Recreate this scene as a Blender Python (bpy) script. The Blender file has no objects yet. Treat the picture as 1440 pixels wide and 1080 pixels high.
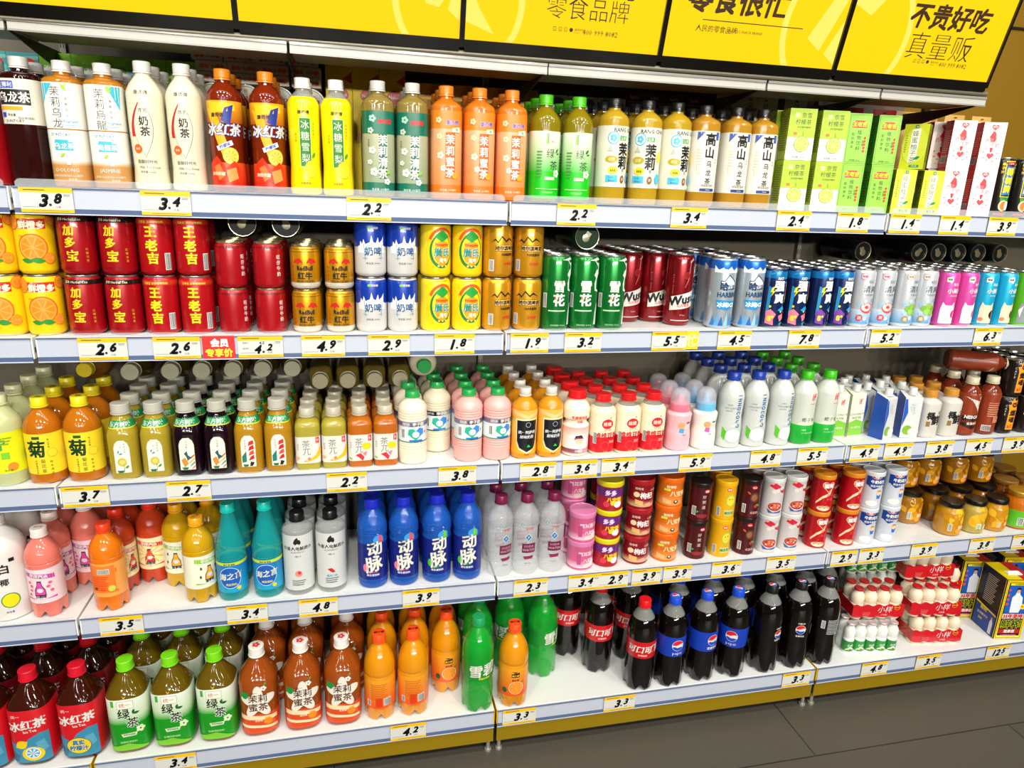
import bpy, bmesh, math, random, re
from math import sin, cos, pi, radians
from mathutils import Matrix, Vector
random.seed(7)
S = bpy.context.scene
COL = S.collection

# ---------------------------------------------------------------- camera
F0 = 1.345                                   # height of the first (eye-level) shelf above the floor
YAW, PITCH, ROLL = 0.2277, -0.2771, 0.0361
CAM = Vector((0.5893, -1.4267, 0.0286 + F0))
FPX = 973.3
FW = Vector((sin(YAW)*cos(PITCH), cos(YAW)*cos(PITCH), sin(PITCH)))
_r = Vector((cos(YAW), -sin(YAW), 0)); _u = _r.cross(FW)
RT = _r*cos(ROLL) + _u*sin(ROLL); UP = _u*cos(ROLL) - _r*sin(ROLL)
cam = bpy.data.cameras.new('camera'); co = bpy.data.objects.new('camera', cam); COL.objects.link(co)
cam.sensor_width = 36; cam.lens = 36*FPX/1440; cam.clip_start = .02; cam.clip_end = 50
co.matrix_world = Matrix(((RT.x, UP.x, -FW.x, CAM.x), (RT.y, UP.y, -FW.y, CAM.y), (RT.z, UP.z, -FW.z, CAM.z), (0, 0, 0, 1)))
S.camera = co
# ---------------------------------------------------------------- light and exposure
S.view_settings.view_transform = 'Standard'; S.view_settings.look = 'None'
S.view_settings.gamma = 1; S.view_settings.exposure = -1.12
S.view_settings.use_curve_mapping = False
S.cycles.use_denoising = True
S.cycles.max_bounces = 10; S.cycles.transparent_max_bounces = 16; S.cycles.caustics_refractive = False; S.cycles.caustics_reflective = False
S.cycles.sample_clamp_indirect = 6
w = bpy.data.worlds.new('world'); S.world = w; w.use_nodes = True
w.node_tree.nodes['Background'].inputs[0].default_value = (.95, .93, .86, 1)
w.node_tree.nodes['Background'].inputs[1].default_value = 0.17
def lamp(x, y, z, sx, sy, e, tx=None, ty=0.1, tz=0.8, col=(1, .97, .9), spread=150):
    l = bpy.data.lights.new('ceiling_lamp', 'AREA'); l.shape = 'RECTANGLE'; l.size = sx; l.size_y = sy; l.energy = e; l.color = col
    l.spread = radians(spread)
    o = bpy.data.objects.new('ceiling_lamp', l); COL.objects.link(o); o.location = (x, y, z)
    d = Vector((x if tx is None else tx, ty, tz)) - o.location
    o.rotation_euler = d.to_track_quat('-Z', 'Y').to_euler()
for x in (-.6, .05, .7, 1.35, 2.0, 2.65):            # spot rows of the shop ceiling
    lamp(x, -1.1, 3.05, .16, .16, 11)
for x in (-.9, .5, 1.9, 3.3):
    lamp(x, -2.4, 3.05, .2, .2, 24, tz=.3, spread=100)
for x in (-2, -.2, 1.6, 3.4):
    lamp(x, -4.4, 3.05, .3, .3, 9, tz=1.2, spread=110)
    lamp(x, -7.0, 3.05, .3, .3, 16, tz=1.4, spread=100)
for x in (-2, -.2, 1.6, 3.4, 5.2):
    lamp(x, -11.5, 3.05, .4, .4, 60, tz=1.5, spread=60)
lamp(.9, -.75, 3.05, 3.4, .06, 12, tz=.7)

# ---------------------------------------------------------------- materials
_M = {}
def lin(h):
    h = h.lstrip('#'); c = [int(h[i:i+2], 16)/255 for i in (0, 2, 4)]
    return tuple(x/12.92 if x <= .04045 else ((x+.055)/1.055)**2.4 for x in c) + (1,)
def mat(h, rough=.35, metal=0, trans=0, coat=0, emit=0, alpha=1, ior=1.45):
    k = (h, rough, metal, trans, coat, emit, alpha, ior)
    if k in _M: return _M[k]
    m = bpy.data.materials.new('paint_' + h.strip('#')); m.use_nodes = True
    b = m.node_tree.nodes['Principled BSDF']; I = b.inputs
    I['Base Color'].default_value = lin(h); I['Roughness'].default_value = rough; I['Metallic'].default_value = metal
    I['Transmission Weight'].default_value = trans; I['Coat Weight'].default_value = coat; I['Coat Roughness'].default_value = .06
    I['IOR'].default_value = ior; I['Alpha'].default_value = alpha
    if emit: I['Base Color'].default_value = tuple(c*.12 for c in lin(h)[:3])+(1,); I['Specular IOR Level'].default_value = .2; I['Emission Color'].default_value = lin(h); I['Emission Strength'].default_value = emit
    m.diffuse_color = lin(h); _M[k] = m; return m
def grad(h0, h1, z0, z1, rough=.35):
    """a printed colour blend running up the label"""
    k = ('g', h0, h1, z0, z1)
    if k in _M: return _M[k]
    m = bpy.data.materials.new('blend_' + h0.strip('#')); m.use_nodes = True; nt = m.node_tree; b = nt.nodes['Principled BSDF']
    t = nt.nodes.new('ShaderNodeTexCoord'); s = nt.nodes.new('ShaderNodeSeparateXYZ'); r = nt.nodes.new('ShaderNodeMapRange'); mx = nt.nodes.new('ShaderNodeMix'); mx.data_type = 'RGBA'
    nt.links.new(t.outputs['Object'], s.inputs[0]); nt.links.new(s.outputs['Z'], r.inputs[0])
    r.inputs[1].default_value = z0/1000; r.inputs[2].default_value = z1/1000
    nt.links.new(r.outputs[0], mx.inputs[0]); mx.inputs[6].default_value = lin(h0); mx.inputs[7].default_value = lin(h1)
    nt.links.new(mx.outputs[2], b.inputs['Base Color']); b.inputs['Roughness'].default_value = rough
    b.inputs['Coat Weight'].default_value = .3
    _M[k] = m; return m
def liquid(h, t=.5): return mat(h, rough=.1, trans=t*.45, coat=.6, ior=1.33)
def clearp(h, a): return mat(h, .06, 0, 0, .6, 0, a)
def pet(): return clearp('#cfd2cc', .3)

# ---------------------------------------------------------------- mesh building (millimetres in, metres out)
def peff(p, r, rm):
    """squarish bottles turn round towards the neck"""
    return 2 + (p-2)*min(1, max(0, (r/rm-.66)/.3))
class MB:
    def __init__(s): s.v = []; s.f = []; s.m = []; s.mats = []
    def mi(s, m):
        if m not in s.mats: s.mats.append(m)
        return s.mats.index(m)
    def add(s, vs, fs, m):
        o = len(s.v); s.v += [(a/1000, b/1000, c/1000) for a, b, c in vs]; k = s.mi(m)
        for f in fs: s.f.append([i+o for i in f]); s.m.append(k)
        return s
    def box(s, x0, x1, y0, y1, z0, z1, m):
        vs = [(x, y, z) for z in (z0, z1) for y in (y0, y1) for x in (x0, x1)]
        return s.add(vs, [(0, 2, 3, 1), (4, 5, 7, 6), (0, 1, 5, 4), (2, 6, 7, 3), (0, 4, 6, 2), (1, 3, 7, 5)], m)
    def lathe(s, prof, m, n=36, p=2, petal=0, cx=0, cy=0, m2=None, zf=None, ay=1, rm=None):
        vs = []; fs = []; rm = rm or max(q[0] for q in prof); P_ = p
        for r, z in prof:
            p = peff(P_, r, rm)
            for i in range(n):
                t = 2*pi*i/n; q = r
                if p != 2: q = r/((abs(sin(t))**p + abs(cos(t))**p)**(1/p))
                zz = z
                if petal and z < 26:
                    k = max(0, cos(5*t))**1.5*(1-z/26); zz = z + 13*k; q = q*(1-.1*k)
                vs.append((cx+q*sin(t), cy-q*cos(t)*ay, zz))
        L = len(prof)
        for j in range(L-1):
            for i in range(n):
                k = (i+1) % n; fs.append((j*n+i, j*n+k, (j+1)*n+k, (j+1)*n+i))
        if m2 is None:
            s.add(vs, fs, m)
        else:
            lo = [f for f in fs if prof[f[0]//n][1] < zf]; hi = [f for f in fs if prof[f[0]//n][1] >= zf]
            o = len(s.v); s.add(vs, lo, m); k = s.mi(m2)
            for f in hi: s.f.append([i+o for i in f]); s.m.append(k)
        o = len(s.v) - len(vs)
        if prof[0][0] > .1: s.f.append([o+i for i in range(n)][::-1]); s.m.append(s.mi(m))
        if prof[-1][0] > .1: s.f.append([o+(L-1)*n+i for i in range(n)]); s.m.append(s.mi(m2 or m))
        return s
    def tube(s, pts, r, m, n=8):
        vs = []; fs = []
        for i, q in enumerate(pts):
            a = Vector(pts[max(i-1, 0)]); b = Vector(pts[min(i+1, len(pts)-1)]); d = (b-a).normalized()
            e = d.cross(Vector((0, 0, 1)) if abs(d.z) < .9 else Vector((1, 0, 0))).normalized(); g = d.cross(e)
            for k in range(n): c = Vector(q) + e*r*cos(2*pi*k/n) + g*r*sin(2*pi*k/n); vs.append(tuple(c))
        for i in range(len(pts)-1):
            for k in range(n): fs.append((i*n+k, i*n+(k+1) % n, (i+1)*n+(k+1) % n, (i+1)*n+k))
        fs += [tuple(range(n))[::-1], tuple((len(pts)-1)*n+k for k in range(n))]
        return s.add(vs, fs, m)
    def build(s, name, parent=None, smooth=40, bevel=0):
        me = bpy.data.meshes.new(name); me.from_pydata(s.v, [], s.f)
        for m in s.mats: me.materials.append(m)
        me.polygons.foreach_set('material_index', s.m)
        if smooth:
            me.polygons.foreach_set('use_smooth', [True]*len(s.f)); me.set_sharp_from_angle(angle=radians(smooth))
        me.update(); o = bpy.data.objects.new(name, me); COL.objects.link(o); o.parent = parent
        if bevel:
            b = o.modifiers.new('bevel', 'BEVEL'); b.width = bevel/1000; b.segments = 2; b.limit_method = 'ANGLE'; b.angle_limit = radians(50)
        return o
def empty(name, loc=(0, 0, 0), rz=0):
    o = bpy.data.objects.new(name, None); COL.objects.link(o); o.location = loc; o.rotation_euler.z = rz; o.empty_display_size = .03; return o
def tag(o, label, cat, group=None):
    o['label'] = label; o['category'] = cat
    if group: o['group'] = group
    return o
def struct(o): o['kind'] = 'structure'; return o
def crom(P, k=3):
    out = []
    for i in range(len(P)-1):
        a, b, c, d = P[max(i-1, 0)], P[i], P[i+1], P[min(i+2, len(P)-1)]
        for j in range(k):
            t = j/k; out.append(tuple(.5*((2*b[q]) + (-a[q]+c[q])*t + (2*a[q]-5*b[q]+4*c[q]-d[q])*t*t + (-a[q]+3*b[q]-3*c[q]+d[q])*t**3) for q in (0, 1)))
    return out + [P[-1]]
def rad(prof, z):
    for (r0, z0), (r1, z1) in zip(prof, prof[1:]):
        if z0 <= z <= z1 and z1 > z0: return r0 + (r1-r0)*(z-z0)/(z1-z0)
    return prof[-1][0] if z > prof[-1][1] else prof[0][0]

# ---------------------------------------------------------------- writing and printed shapes, laid on a surface
_G = {}
def glyphs(text, bold=0, shear=0):
    k = (text, bold, shear)
    if k in _G: return _G[k]
    c = bpy.data.curves.new('t', 'FONT'); c.body = text; c.size = 1; c.align_x = 'CENTER'; c.align_y = 'CENTER'; c.resolution_u = 1 if len(text) > 3 else 2
    c.shear = shear; c.offset = min(0, bold); c.fill_mode = 'FRONT'
    o = bpy.data.objects.new('t', c); me = bpy.data.meshes.new_from_object(o)
    vs = [(v.co.x, v.co.y) for v in me.vertices]; fs = [tuple(p.vertices) for p in me.polygons]
    bpy.data.objects.remove(o); bpy.data.meshes.remove(me); bpy.data.curves.remove(c)
    if vs:
        ys = [v[1] for v in vs]; my = (min(ys)+max(ys))/2
        vs = [(x, y-my) for x, y in vs]
        if bold >= .018:                       # heavier strokes: the same writing struck several times, a hair apart
            b = min(bold, .08)*.72; n = len(vs); v0 = vs; f0 = fs; vs = []; fs = []
            D_ = [(b*1.25*cos(k*pi/5), b*1.25*sin(k*pi/5)) for k in range(10)] if len(text) < 3 and bold > .04 and text.isascii() else [(-b, -b), (b, -b), (-b, b), (b, b)] + ([(0, 0)] if bold > .05 else [])
            for i, (dx, dy) in enumerate(D_):
                vs += [(x+dx, y+dy) for x, y in v0]; fs += [tuple(q+i*n for q in f) for f in f0]
    _G[k] = (vs, fs); return _G[k]
def T(t, u, v, s, c, b=.015, sh=0, rot=0, w=1): return ('T', t, u, v, s, c, b, sh, rot, w)
def V(t, u, v, s, c, pitch=None, b=.015):
    pitch = pitch or s*1.08; return [('T', ch, u, v-s/2-i*pitch, s, c, b, 0, 0, 1) for i, ch in enumerate(t)]
def B(u, v, w, h, c): return ('P', [(u-w/2, v-h/2), (u+w/2, v-h/2), (u+w/2, v+h/2), (u-w/2, v+h/2)], c)
def C(u, v, ru, rv, c, n=20): return ('P', [(u+ru*cos(2*pi*i/n), v+rv*sin(2*pi*i/n)) for i in range(n)], c)
def G(pts, c): return ('P', pts, c)
def L(u, v, w, n, pitch, c): return [('P', [(u-w/2, v-i*pitch-pitch*.22), (u+w/2*(1-.3*((i*7) % 3)/2), v-i*pitch-pitch*.22), (u+w/2*(1-.3*((i*7) % 3)/2), v-i*pitch+pitch*.22), (u-w/2, v-i*pitch+pitch*.22)], c) for i in range(n)]
def heart(u, v, r, c): return G([(u+r*.062*16*sin(t)**3, v+r*.062*(13*cos(t)-5*cos(2*t)-2*cos(3*t)-cos(4*t))) for t in [2*pi*i/28 for i in range(28)]], c)
def bars(u, v, w, h, c='#222222', bg='#f5f5f0'):
    out = [B(u, v, w+2, h+2, bg)]; x = u-w/2; i = 0
    while x < u+w/2: ww = (.5, .9, .4, 1.2)[i % 4]; out.append(B(x+ww/2, v, ww, h, c)); x += ww+(.6, .5, .9)[i % 3]; i += 1
    return out
def leaf(u, v, l, a, c, w=.35):
    ca, sa = cos(radians(a)), sin(radians(a)); P = []
    for i in range(9): t = i/8; P.append((l*t, w*l*sin(pi*t)/1.6))
    for i in range(7, 0, -1): t = i/8; P.append((l*t, -w*l*sin(pi*t)/1.6))
    return G([(u+x*ca-y*sa, v+x*sa+y*ca) for x, y in P], c)
def flat(A):
    out = []
    for a in A:
        if isinstance(a, list): out += flat(a)
        else: out.append(a)
    return out
_PR = {}
def printmat(c):
    if not isinstance(c, str): return c
    return mat(c, rough=.4)
def prints(mb, A, surf, step=5, e0=.3, de=.05):
    """lay every printed element on the surface surf(u, v, offset); step: how finely it is cut to follow a curve"""
    for k, a in enumerate(flat(A)):
        if a[0] == 'T':
            _, t, u, v, s, c, b, sh, rot, w = a
            vs, fs = glyphs(t, b, sh); cr, sr = cos(radians(rot)), sin(radians(rot))
            vs = [(u+s*(x*w*cr-y*sr), v+s*(x*w*sr+y*cr)) for x, y in vs]
        else: _, vs, c = a; fs = [tuple(range(len(vs)))]
        if not vs: continue
        if step:
            us = [q[0] for q in vs]; lo, hi = min(us), max(us); zs = [q[1] for q in vs]; zl, zh = min(zs), max(zs)
            if hi-lo > step*1.3 or zh-zl > 22:
                bm = bmesh.new(); bv = [bm.verts.new((x, y, 0)) for x, y in vs]
                for f in fs:
                    try: bm.faces.new([bv[i] for i in f])
                    except ValueError: pass
                x = math.floor(lo/step)*step+step
                while x < hi:
                    bmesh.ops.bisect_plane(bm, geom=bm.verts[:]+bm.edges[:]+bm.faces[:], plane_co=(x, 0, 0), plane_no=(1, 0, 0), dist=1e-4); x += step
                z = math.floor(zl/12)*12+12
                while z < zh and a[0] != 'T':
                    bmesh.ops.bisect_plane(bm, geom=bm.verts[:]+bm.edges[:]+bm.faces[:], plane_co=(0, z, 0), plane_no=(0, 1, 0), dist=1e-4); z += 12
                bm.verts.index_update(); vs = [(q.co.x, q.co.y) for q in bm.verts]; fs = [[q.index for q in f.verts] for f in bm.faces]; bm.free()
        e = e0+de*k
        mb.add([surf(x, y, e + (.007*(j*5//len(vs)) if a[0] == 'T' else 0)) for j, (x, y) in enumerate(vs)], fs, printmat(c))
def round_surf(prof, p=2, ay=1):
    P_ = p; rm = max(q[0] for q in prof)
    def f(u, v, e):
        r = rad(prof, v); p = peff(P_, r, rm) if P_ != 2 else 2; r += e
        if p == 2: t = u/r; return (r*sin(t), -r*cos(t)*ay, v)
        t = u/(r*1.06); q = r/((abs(sin(t))**p + abs(cos(t))**p)**(1/p)); return (q*sin(t), -q*cos(t)*ay, v)
    return f
def flat_surf(y): return lambda u, v, e: (u, y-e, v)

# ---------------------------------------------------------------- kinds of goods: each maker returns the first thing of its kind
def bprof(R, H, sh, nk=13, waist=(), capH=15, dome=2.0, foot=.82):
    P = [(foot*R, 0), (R*.96, 2.5), (R, 8)] + [(R*k, z) for z, k in waist] + [(R, sh)]
    zn = H-capH-7
    for i in range(1, 8):
        t = i/8; P.append((nk+(R-nk)*(1-t**dome) if dome >= 1 else nk+(R-nk)*(1-t)**(1/dome), sh+(zn-sh)*t))
    P += [(nk, zn), (nk, H-capH), (nk*.9, H-2)]
    return P
def capmesh(H, r, h, c, top=None, ring=True):
    m = MB(); k = mat(c, rough=.3, coat=.2)
    m.lathe([(r*.97, H-h+.5), (r, H-h+1), (r, H-1.2), (r*.95, H-.2), (r*.6, H)], k, 28)
    for i in range(0 if not ring else 1): m.lathe([(r*1.0, H-h-3.2), (r*1.06, H-h-2.8), (r*1.06, H-h-.4), (r, H-h)], k, 28)
    if top: prints(m, top, lambda u, v, e: (u, v, H+e), step=0, e0=.15)
    return m
def bottle(name, H, R, sh, liq, cap, t=.45, p=2, nk=13, waist=(), dome=2.0, bands=(), art=(), fill=None, petal=0, foot=.82, smoothw=True, capart=None, part='bottle_body', ring=True, rib=()):
    root = empty(name); caph = cap[2]
    prof = bprof(R, H, sh, nk, waist, caph, dome, foot)
    for z, d in rib: prof += [(rad(prof, z-1.6), z-1.6), (rad(prof, z)-d, z), (rad(prof, z+1.6), z+1.6)]
    prof = sorted(prof, key=lambda q: q[1])
    if fill: prof = sorted(prof+[(rad(prof, fill), fill)], key=lambda q: q[1])
    b = MB(); lm = liq if not isinstance(liq, str) else liquid(liq, t)
    b.lathe(prof, lm, 40, p, petal, m2=pet() if fill else None, zf=fill); b.build(part, root)
    capmesh(H, cap[1], caph, cap[0], capart, ring).build('cap', root)
    if bands or art:
        l = MB()
        for z0, z1, c in bands:
            zs = sorted({z0, z1} | {z for r, z in prof if z0 < z < z1})
            bp = [(rad(prof, z)+.25, z) for z in zs]
            mm = grad(c[0], c[1], z0, z1) if isinstance(c, tuple) else (mat(c, rough=.35, coat=.3) if isinstance(c, str) else c)
            l.lathe([(r, z) for r, z in bp], mm, 40, p, rm=max(q[0] for q in prof)); 
            del l.f[-2:], l.m[-2:]
        prints(l, art, round_surf(prof, p)); l.build('label', root)
    return root
def can(name, H, R, col, art=(), bands=(), metal=.35, lidc='#c9c8c2', neckc=None, rough=.28):
    root = empty(name)
    prof = [(R*.78, 0), (R*.86, 1), (R*.98, 6), (R, 9), (R, H-13), (R*.95, H-7), (R*.86, H-3.5)]
    b = MB(); b.lathe(prof, mat(col, rough=rough, metal=metal, coat=.4) if isinstance(col, str) else col, 36)
    b.build('can_body', root)
    l = MB(); mt = mat(lidc, rough=.25, metal=.9)
    l.lathe([(R*.86, H-3.6), (R*.88, H-2), (R*.87, H), (R*.83, H-.2), (R*.8, H-4), (R*.76, H-4.4)], mt, 32)
    lo = l.build('can_lid', root)
    t = MB(); t.lathe([(6.5, H-3.9), (8.5, H-3.6), (8.5, H-2.9), (6.5, H-2.7)], mt, 16, cy=-4); t.box(-6, 6, -2, 11, H-3.6, H-2.9, mt); t.build('pull_tab', lo)
    if bands or art:
        d = MB()
        for z0, z1, c in bands:
            zs = sorted({z0, z1} | {z for r, z in prof if z0 < z < z1})
            mm = mat(c, rough=rough, metal=metal, coat=.4) if isinstance(c, str) else c
            if isinstance(c, tuple): mm = grad(c[0], c[1], z0, z1)
            d.lathe([(rad(prof, z)+.2, z) for z in zs], mm, 36); del d.f[-2:], d.m[-2:]
        prints(d, art, round_surf(prof)); d.build('printed_design', root)
    return root
def carton(name, W, D, H, front, side, art=(), sart=(), top=None, cap=None):
    root = empty(name); b = MB(); mf, ms = mat(front, .4), mat(side, .4)
    vs = [(x, y, z) for z in (0, H) for y in (-D/2, D/2) for x in (-W/2, W/2)]
    b.add(vs, [(0, 2, 3, 1), (2, 6, 7, 3), (0, 4, 6, 2), (1, 3, 7, 5)], ms)
    b.add(vs, [(0, 1, 5, 4)], mf); b.add(vs, [(4, 5, 7, 6)], mat(top or side, .4))
    b.build('carton_body', root, smooth=0, bevel=1.2)
    f = MB()
    f.box(-W/2+2, W/2-2, D/2*.12-1, D/2*.12+1, H, H+1.2, mat(top or side, .4)); f.add([(-W/2, -D/2, H), (-W/2, D/2, H), (-W/2-.8, 0, H-16)], [(0, 1, 2)], ms); f.add([(W/2, -D/2, H), (W/2, D/2, H), (W/2+.8, 0, H-16)], [(0, 2, 1)], ms)
    f.build('folded_flap', root, smooth=0)
    if art or sart:
        d = MB(); prints(d, art, flat_surf(-D/2), step=0, e0=.35, de=.03)
        prints(d, sart, lambda u, v, e: (-W/2-e, -u, v), step=0, e0=.35, de=.03)
        prints(d, sart, lambda u, v, e: (W/2+e, u, v), step=0, e0=.35, de=.03); d.build('printed_design', root, smooth=0)
    return root
def tub(name, H, R, col, lid, lidh=13, art=(), bands=(), metal=.15, rim='#c9a95a'):
    root = empty(name); prof = [(R*.93, 0), (R*.97, 2), (R*.955, 4), (R*.955, H-lidh-4), (R*.97, H-lidh-2), (R*.97, H-lidh+2)]
    b = MB(); b.lathe(prof, mat(col, .3, metal, coat=.3), 36); b.build('can_body', root)
    l = MB(); k = mat(lid, .35, coat=.2); l.lathe([(R*.99, H-lidh), (R, H-lidh+.6), (R*.995, H-3), (R*1.0, H-2), (R*.97, H), (R*.9, H), (R*.87, H-1.5), (R*.3, H-1.5)], k, 36); l.build('plastic_lid', root)
    if bands or art:
        d = MB()
        for z0, z1, c in bands:
            d.lathe([(rad(prof, z)+.2, z) for z in (z0, z1)], grad(c[0], c[1], z0, z1) if isinstance(c, tuple) else mat(c, .3, metal, coat=.3), 36); del d.f[-2:], d.m[-2:]
        prints(d, art, round_surf(prof)); d.build('label', root)
    return root

# ---------------------------------------------------------------- placing and naming
SHZ = {1: F0, 2: F0-.2727, 3: F0-.5745, 4: F0-.8772, 5: F0-1.2155}
SHN = {1: 'top shelf', 2: 'second shelf', 3: 'third shelf', 4: 'fourth shelf', 5: 'bottom shelf'}
def at(px, py, Y):
    """the point of the vertical plane at depth Y that the photograph shows at (px, py)"""
    d = FW + RT*((px-720)/FPX) - UP*((py-540)/FPX); return CAM + d*((Y-CAM.y)/d.y)
ORD = ['first', 'second', 'third', 'fourth', 'fifth', 'sixth', 'seventh', 'eighth']
def copy_tree(o, parent=None):
    c = o.copy(); COL.objects.link(c); c.parent = parent
    for ch in list(o.children): copy_tree(ch, c)
    return c
_used = set(); _lab = {}; _PL = []
def put(root, desc, cat, sh, pxs, py, Y, n=1, dy=None, rot=0, stack=1, h=0, group=None, note='', dz=0, lie=0, skip=(), jit=1, z=None, dx=0, rowrot=None, kids=True, xs=None, rowname=None):
    """a block of goods: columns at the photographed places, n rows deep, stack high, each one an object of its own"""
    out = []
    xs = xs or [at(q, py, Y).x for q in pxs]
    for r in range(n):
        for ci, x in enumerate(xs):
            for s in range(stack):
                if (ci, r, s) in skip or (ci, r) in skip: continue
                o = root if root.name not in _used else copy_tree(root)
                _used.add(root.name); _used.add(o.name)
                rr = rot[ci] if isinstance(rot, (list, tuple)) else rot
                if r and rowrot is not None: rr = rowrot
                j = random.uniform(-1, 1)*.001*jit
                zz = (SHZ[sh]+.0002 if z is None else z)+s*h+dz
                o.location = (x+r*dx+(j if r else 0), Y+r*(dy or 0)+lie, zz)
                o.rotation_euler = (radians(90) if lie else 0, 0, radians(rr+random.uniform(-3, 3)*jit)) if not lie else (radians(90), radians(random.uniform(-5, 5) if not o.name.startswith(('beer', 'cock', 'herb')) else random.uniform(-40, 40)), radians(rr))
                ph = []
                if stack > 1: ph.append((['lower', 'upper'] if stack == 2 else ['bottom', 'middle', 'top'])[s] + ' one')
                if n > 1: ph.append((('front' if not re.search('behind|back', desc) else 'nearest') if r == 0 else ORD[r]) + ' row')
                elif rowname: ph.append(rowname)
                if len(xs) > 1: ph.append(('left' if ci == 0 else 'right') if len(xs) == 2 else (ORD[ci] + ' from left'))
                if len(xs) == 2: ph[-1] += ' column' if n*stack > 1 else ' one'
                lab = desc + (' ' + note if note else '') + (', ' + ', '.join(ph) if ph else '')
                while lab in _lab: lab += ' again'
                _lab[lab] = 1
                tag(o, lab, cat, (group or desc + ' on the ' + SHN[sh]) if len(xs)*n*stack > 1 or group else None)
                out.append(o)
                _PL.append((o, sh if z is None else 0, (lab.split(',')[0], r, ci), bool(lie)))
    return out

def extents(o):
    """half width and half depth of a thing where it stands, and whether it is round"""
    xs = []; ys = []; zs = []; rnd = True
    def walk(q):
        nonlocal rnd
        for c in q.children:
            if c.type == 'MESH':
                if any(k in c.name for k in ('carton', 'box', 'small_bottle', 'wrapper', 'pouch')): rnd = False
                if 'flap' in c.name or 'print' in c.name: continue
                for b in c.bound_box: xs.append(b[0]); ys.append(b[1]); zs.append(b[2])
            walk(c)
    walk(o); hx, hy = max(abs(min(xs)), max(xs)), max(abs(min(ys)), max(ys)); h = max(zs)
    if rnd: r = max(hx, hy); return r, r, h, True
    a = o.rotation_euler.z; return abs(hx*cos(a))+abs(hy*sin(a)), abs(hx*sin(a))+abs(hy*cos(a)), h, False
def settle(n=60):
    """shuffle neighbours that would touch a few millimetres apart, whole stacks at a time"""
    for sh in SHZ:
        cl = {}
        for o, s_, key, lie in _PL:
            if s_ == sh and not lie:
                e = extents(o); z = o.location.z; k = (key, round(o.location.x, 4), round(o.location.y, 4)); c = cl.setdefault(k, [[], o.location.x, o.location.y, 0, 0, 9, 0, e[3]])
                c[0].append(o); c[3] = max(c[3], e[0]); c[4] = max(c[4], e[1]); c[5] = min(c[5], z); c[6] = max(c[6], z+e[2])
        L_ = list(cl.values())
        for it in range(n):
            mv = 0
            for i, a in enumerate(L_):
                for b in L_[i+1:]:
                    dx, dy = b[1]-a[1], b[2]-a[2]
                    if abs(dx) > .13 or abs(dy) > .13 or a[5] >= b[6]-.003 or b[5] >= a[6]-.003: continue
                    if a[7] and b[7]:
                        d = math.hypot(dx, dy) or 1e-6; p = a[3]+b[3]+.0004-d
                        if p > 0:
                            ux, uy = dx/d, dy/d; a[1] -= ux*p*.5; b[1] += ux*p*.5; a[2] -= uy*p*.15; b[2] += uy*p*.5; mv = 1
                    else:
                        px_, py_ = a[3]+b[3]+.0004-abs(dx), a[4]+b[4]+.0004-abs(dy)
                        if px_ > 0 and py_ > 0:
                            mv = 1
                            if px_ < py_*1.2: k = (1 if dx > 0 else -1)*px_*.5; a[1] -= k; b[1] += k
                            else:
                                if dy > 0: b[2] += py_
                                else: a[2] += py_
            for c in L_: c[2] = max(min(c[2], .3285-c[4]), c[4]*.55 - (.045 if sh == 5 else 0))
            if not mv: break
        for c in L_:
            x0, y0 = c[0][0].location.x, c[0][0].location.y
            for o in c[0]: o.location.x += c[1]-x0; o.location.y += c[2]-y0
# ================================================================ the room
WHITE = '#e9ebe8'
def noise_mat(name, a, b, scale, rough=.5, bump=0, tile=None):
    m = bpy.data.materials.new(name); m.use_nodes = True; nt = m.node_tree; bs = nt.nodes['Principled BSDF']
    t = nt.nodes.new('ShaderNodeTexCoord'); n = nt.nodes.new('ShaderNodeTexNoise'); n.inputs['Scale'].default_value = scale; n.inputs['Detail'].default_value = 6
    mx = nt.nodes.new('ShaderNodeMix'); mx.data_type = 'RGBA'; mx.inputs[6].default_value = lin(a); mx.inputs[7].default_value = lin(b)
    nt.links.new(t.outputs['Object'], n.inputs[0]); nt.links.new(n.outputs[0], mx.inputs[0]); out = mx.outputs[2]
    if tile:
        br = nt.nodes.new('ShaderNodeTexBrick'); br.inputs['Scale'].default_value = 1; br.inputs['Brick Width'].default_value = tile[0]; br.inputs['Row Height'].default_value = tile[1]
        br.inputs['Mortar Size'].default_value = .0022; br.inputs['Color2'].default_value = (.86, .86, .86, 1); br.inputs['Color1'].default_value = (1, 1, 1, 1); br.inputs['Mortar'].default_value = (.3, .29, .27, 1); br.offset = .5; br.inputs['Mortar Smooth'].default_value = .3
        mp = nt.nodes.new('ShaderNodeMapping'); mp.inputs['Location'].default_value = tile[2]; nt.links.new(t.outputs['Object'], mp.inputs[0]); nt.links.new(mp.outputs[0], br.inputs[0])
        m2 = nt.nodes.new('ShaderNodeMix'); m2.data_type = 'RGBA'; m2.blend_type = 'MULTIPLY'; m2.inputs[0].default_value = 1
        nt.links.new(out, m2.inputs[6]); nt.links.new(br.outputs[0], m2.inputs[7]); out = m2.outputs[2]
    nt.links.new(out, bs.inputs['Base Color']); bs.inputs['Roughness'].default_value = rough
    if bump:
        bp = nt.nodes.new('ShaderNodeBump'); bp.inputs['Strength'].default_value = bump; bp.inputs['Distance'].default_value = .001
        nt.links.new(n.outputs[0], bp.inputs['Height']); nt.links.new(bp.outputs[0], bs.inputs['Normal'])
    return m
m = MB(); m.box(-2500, 4500, -14000, 1500, -60, 0, noise_mat('floor_tile', '#4a463e', '#5c574c', 220, .42, .25, (1.2, .6, (.092, .195, 0))))
struct(m.build('floor', smooth=0))
m = MB(); m.box(-2500, 4500, -14000, 1500, 3150, 3200, mat('#4a4740', .7)); struct(m.build('ceiling', smooth=0))
gold = mat('#8f6a14', .4, .3)
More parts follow.
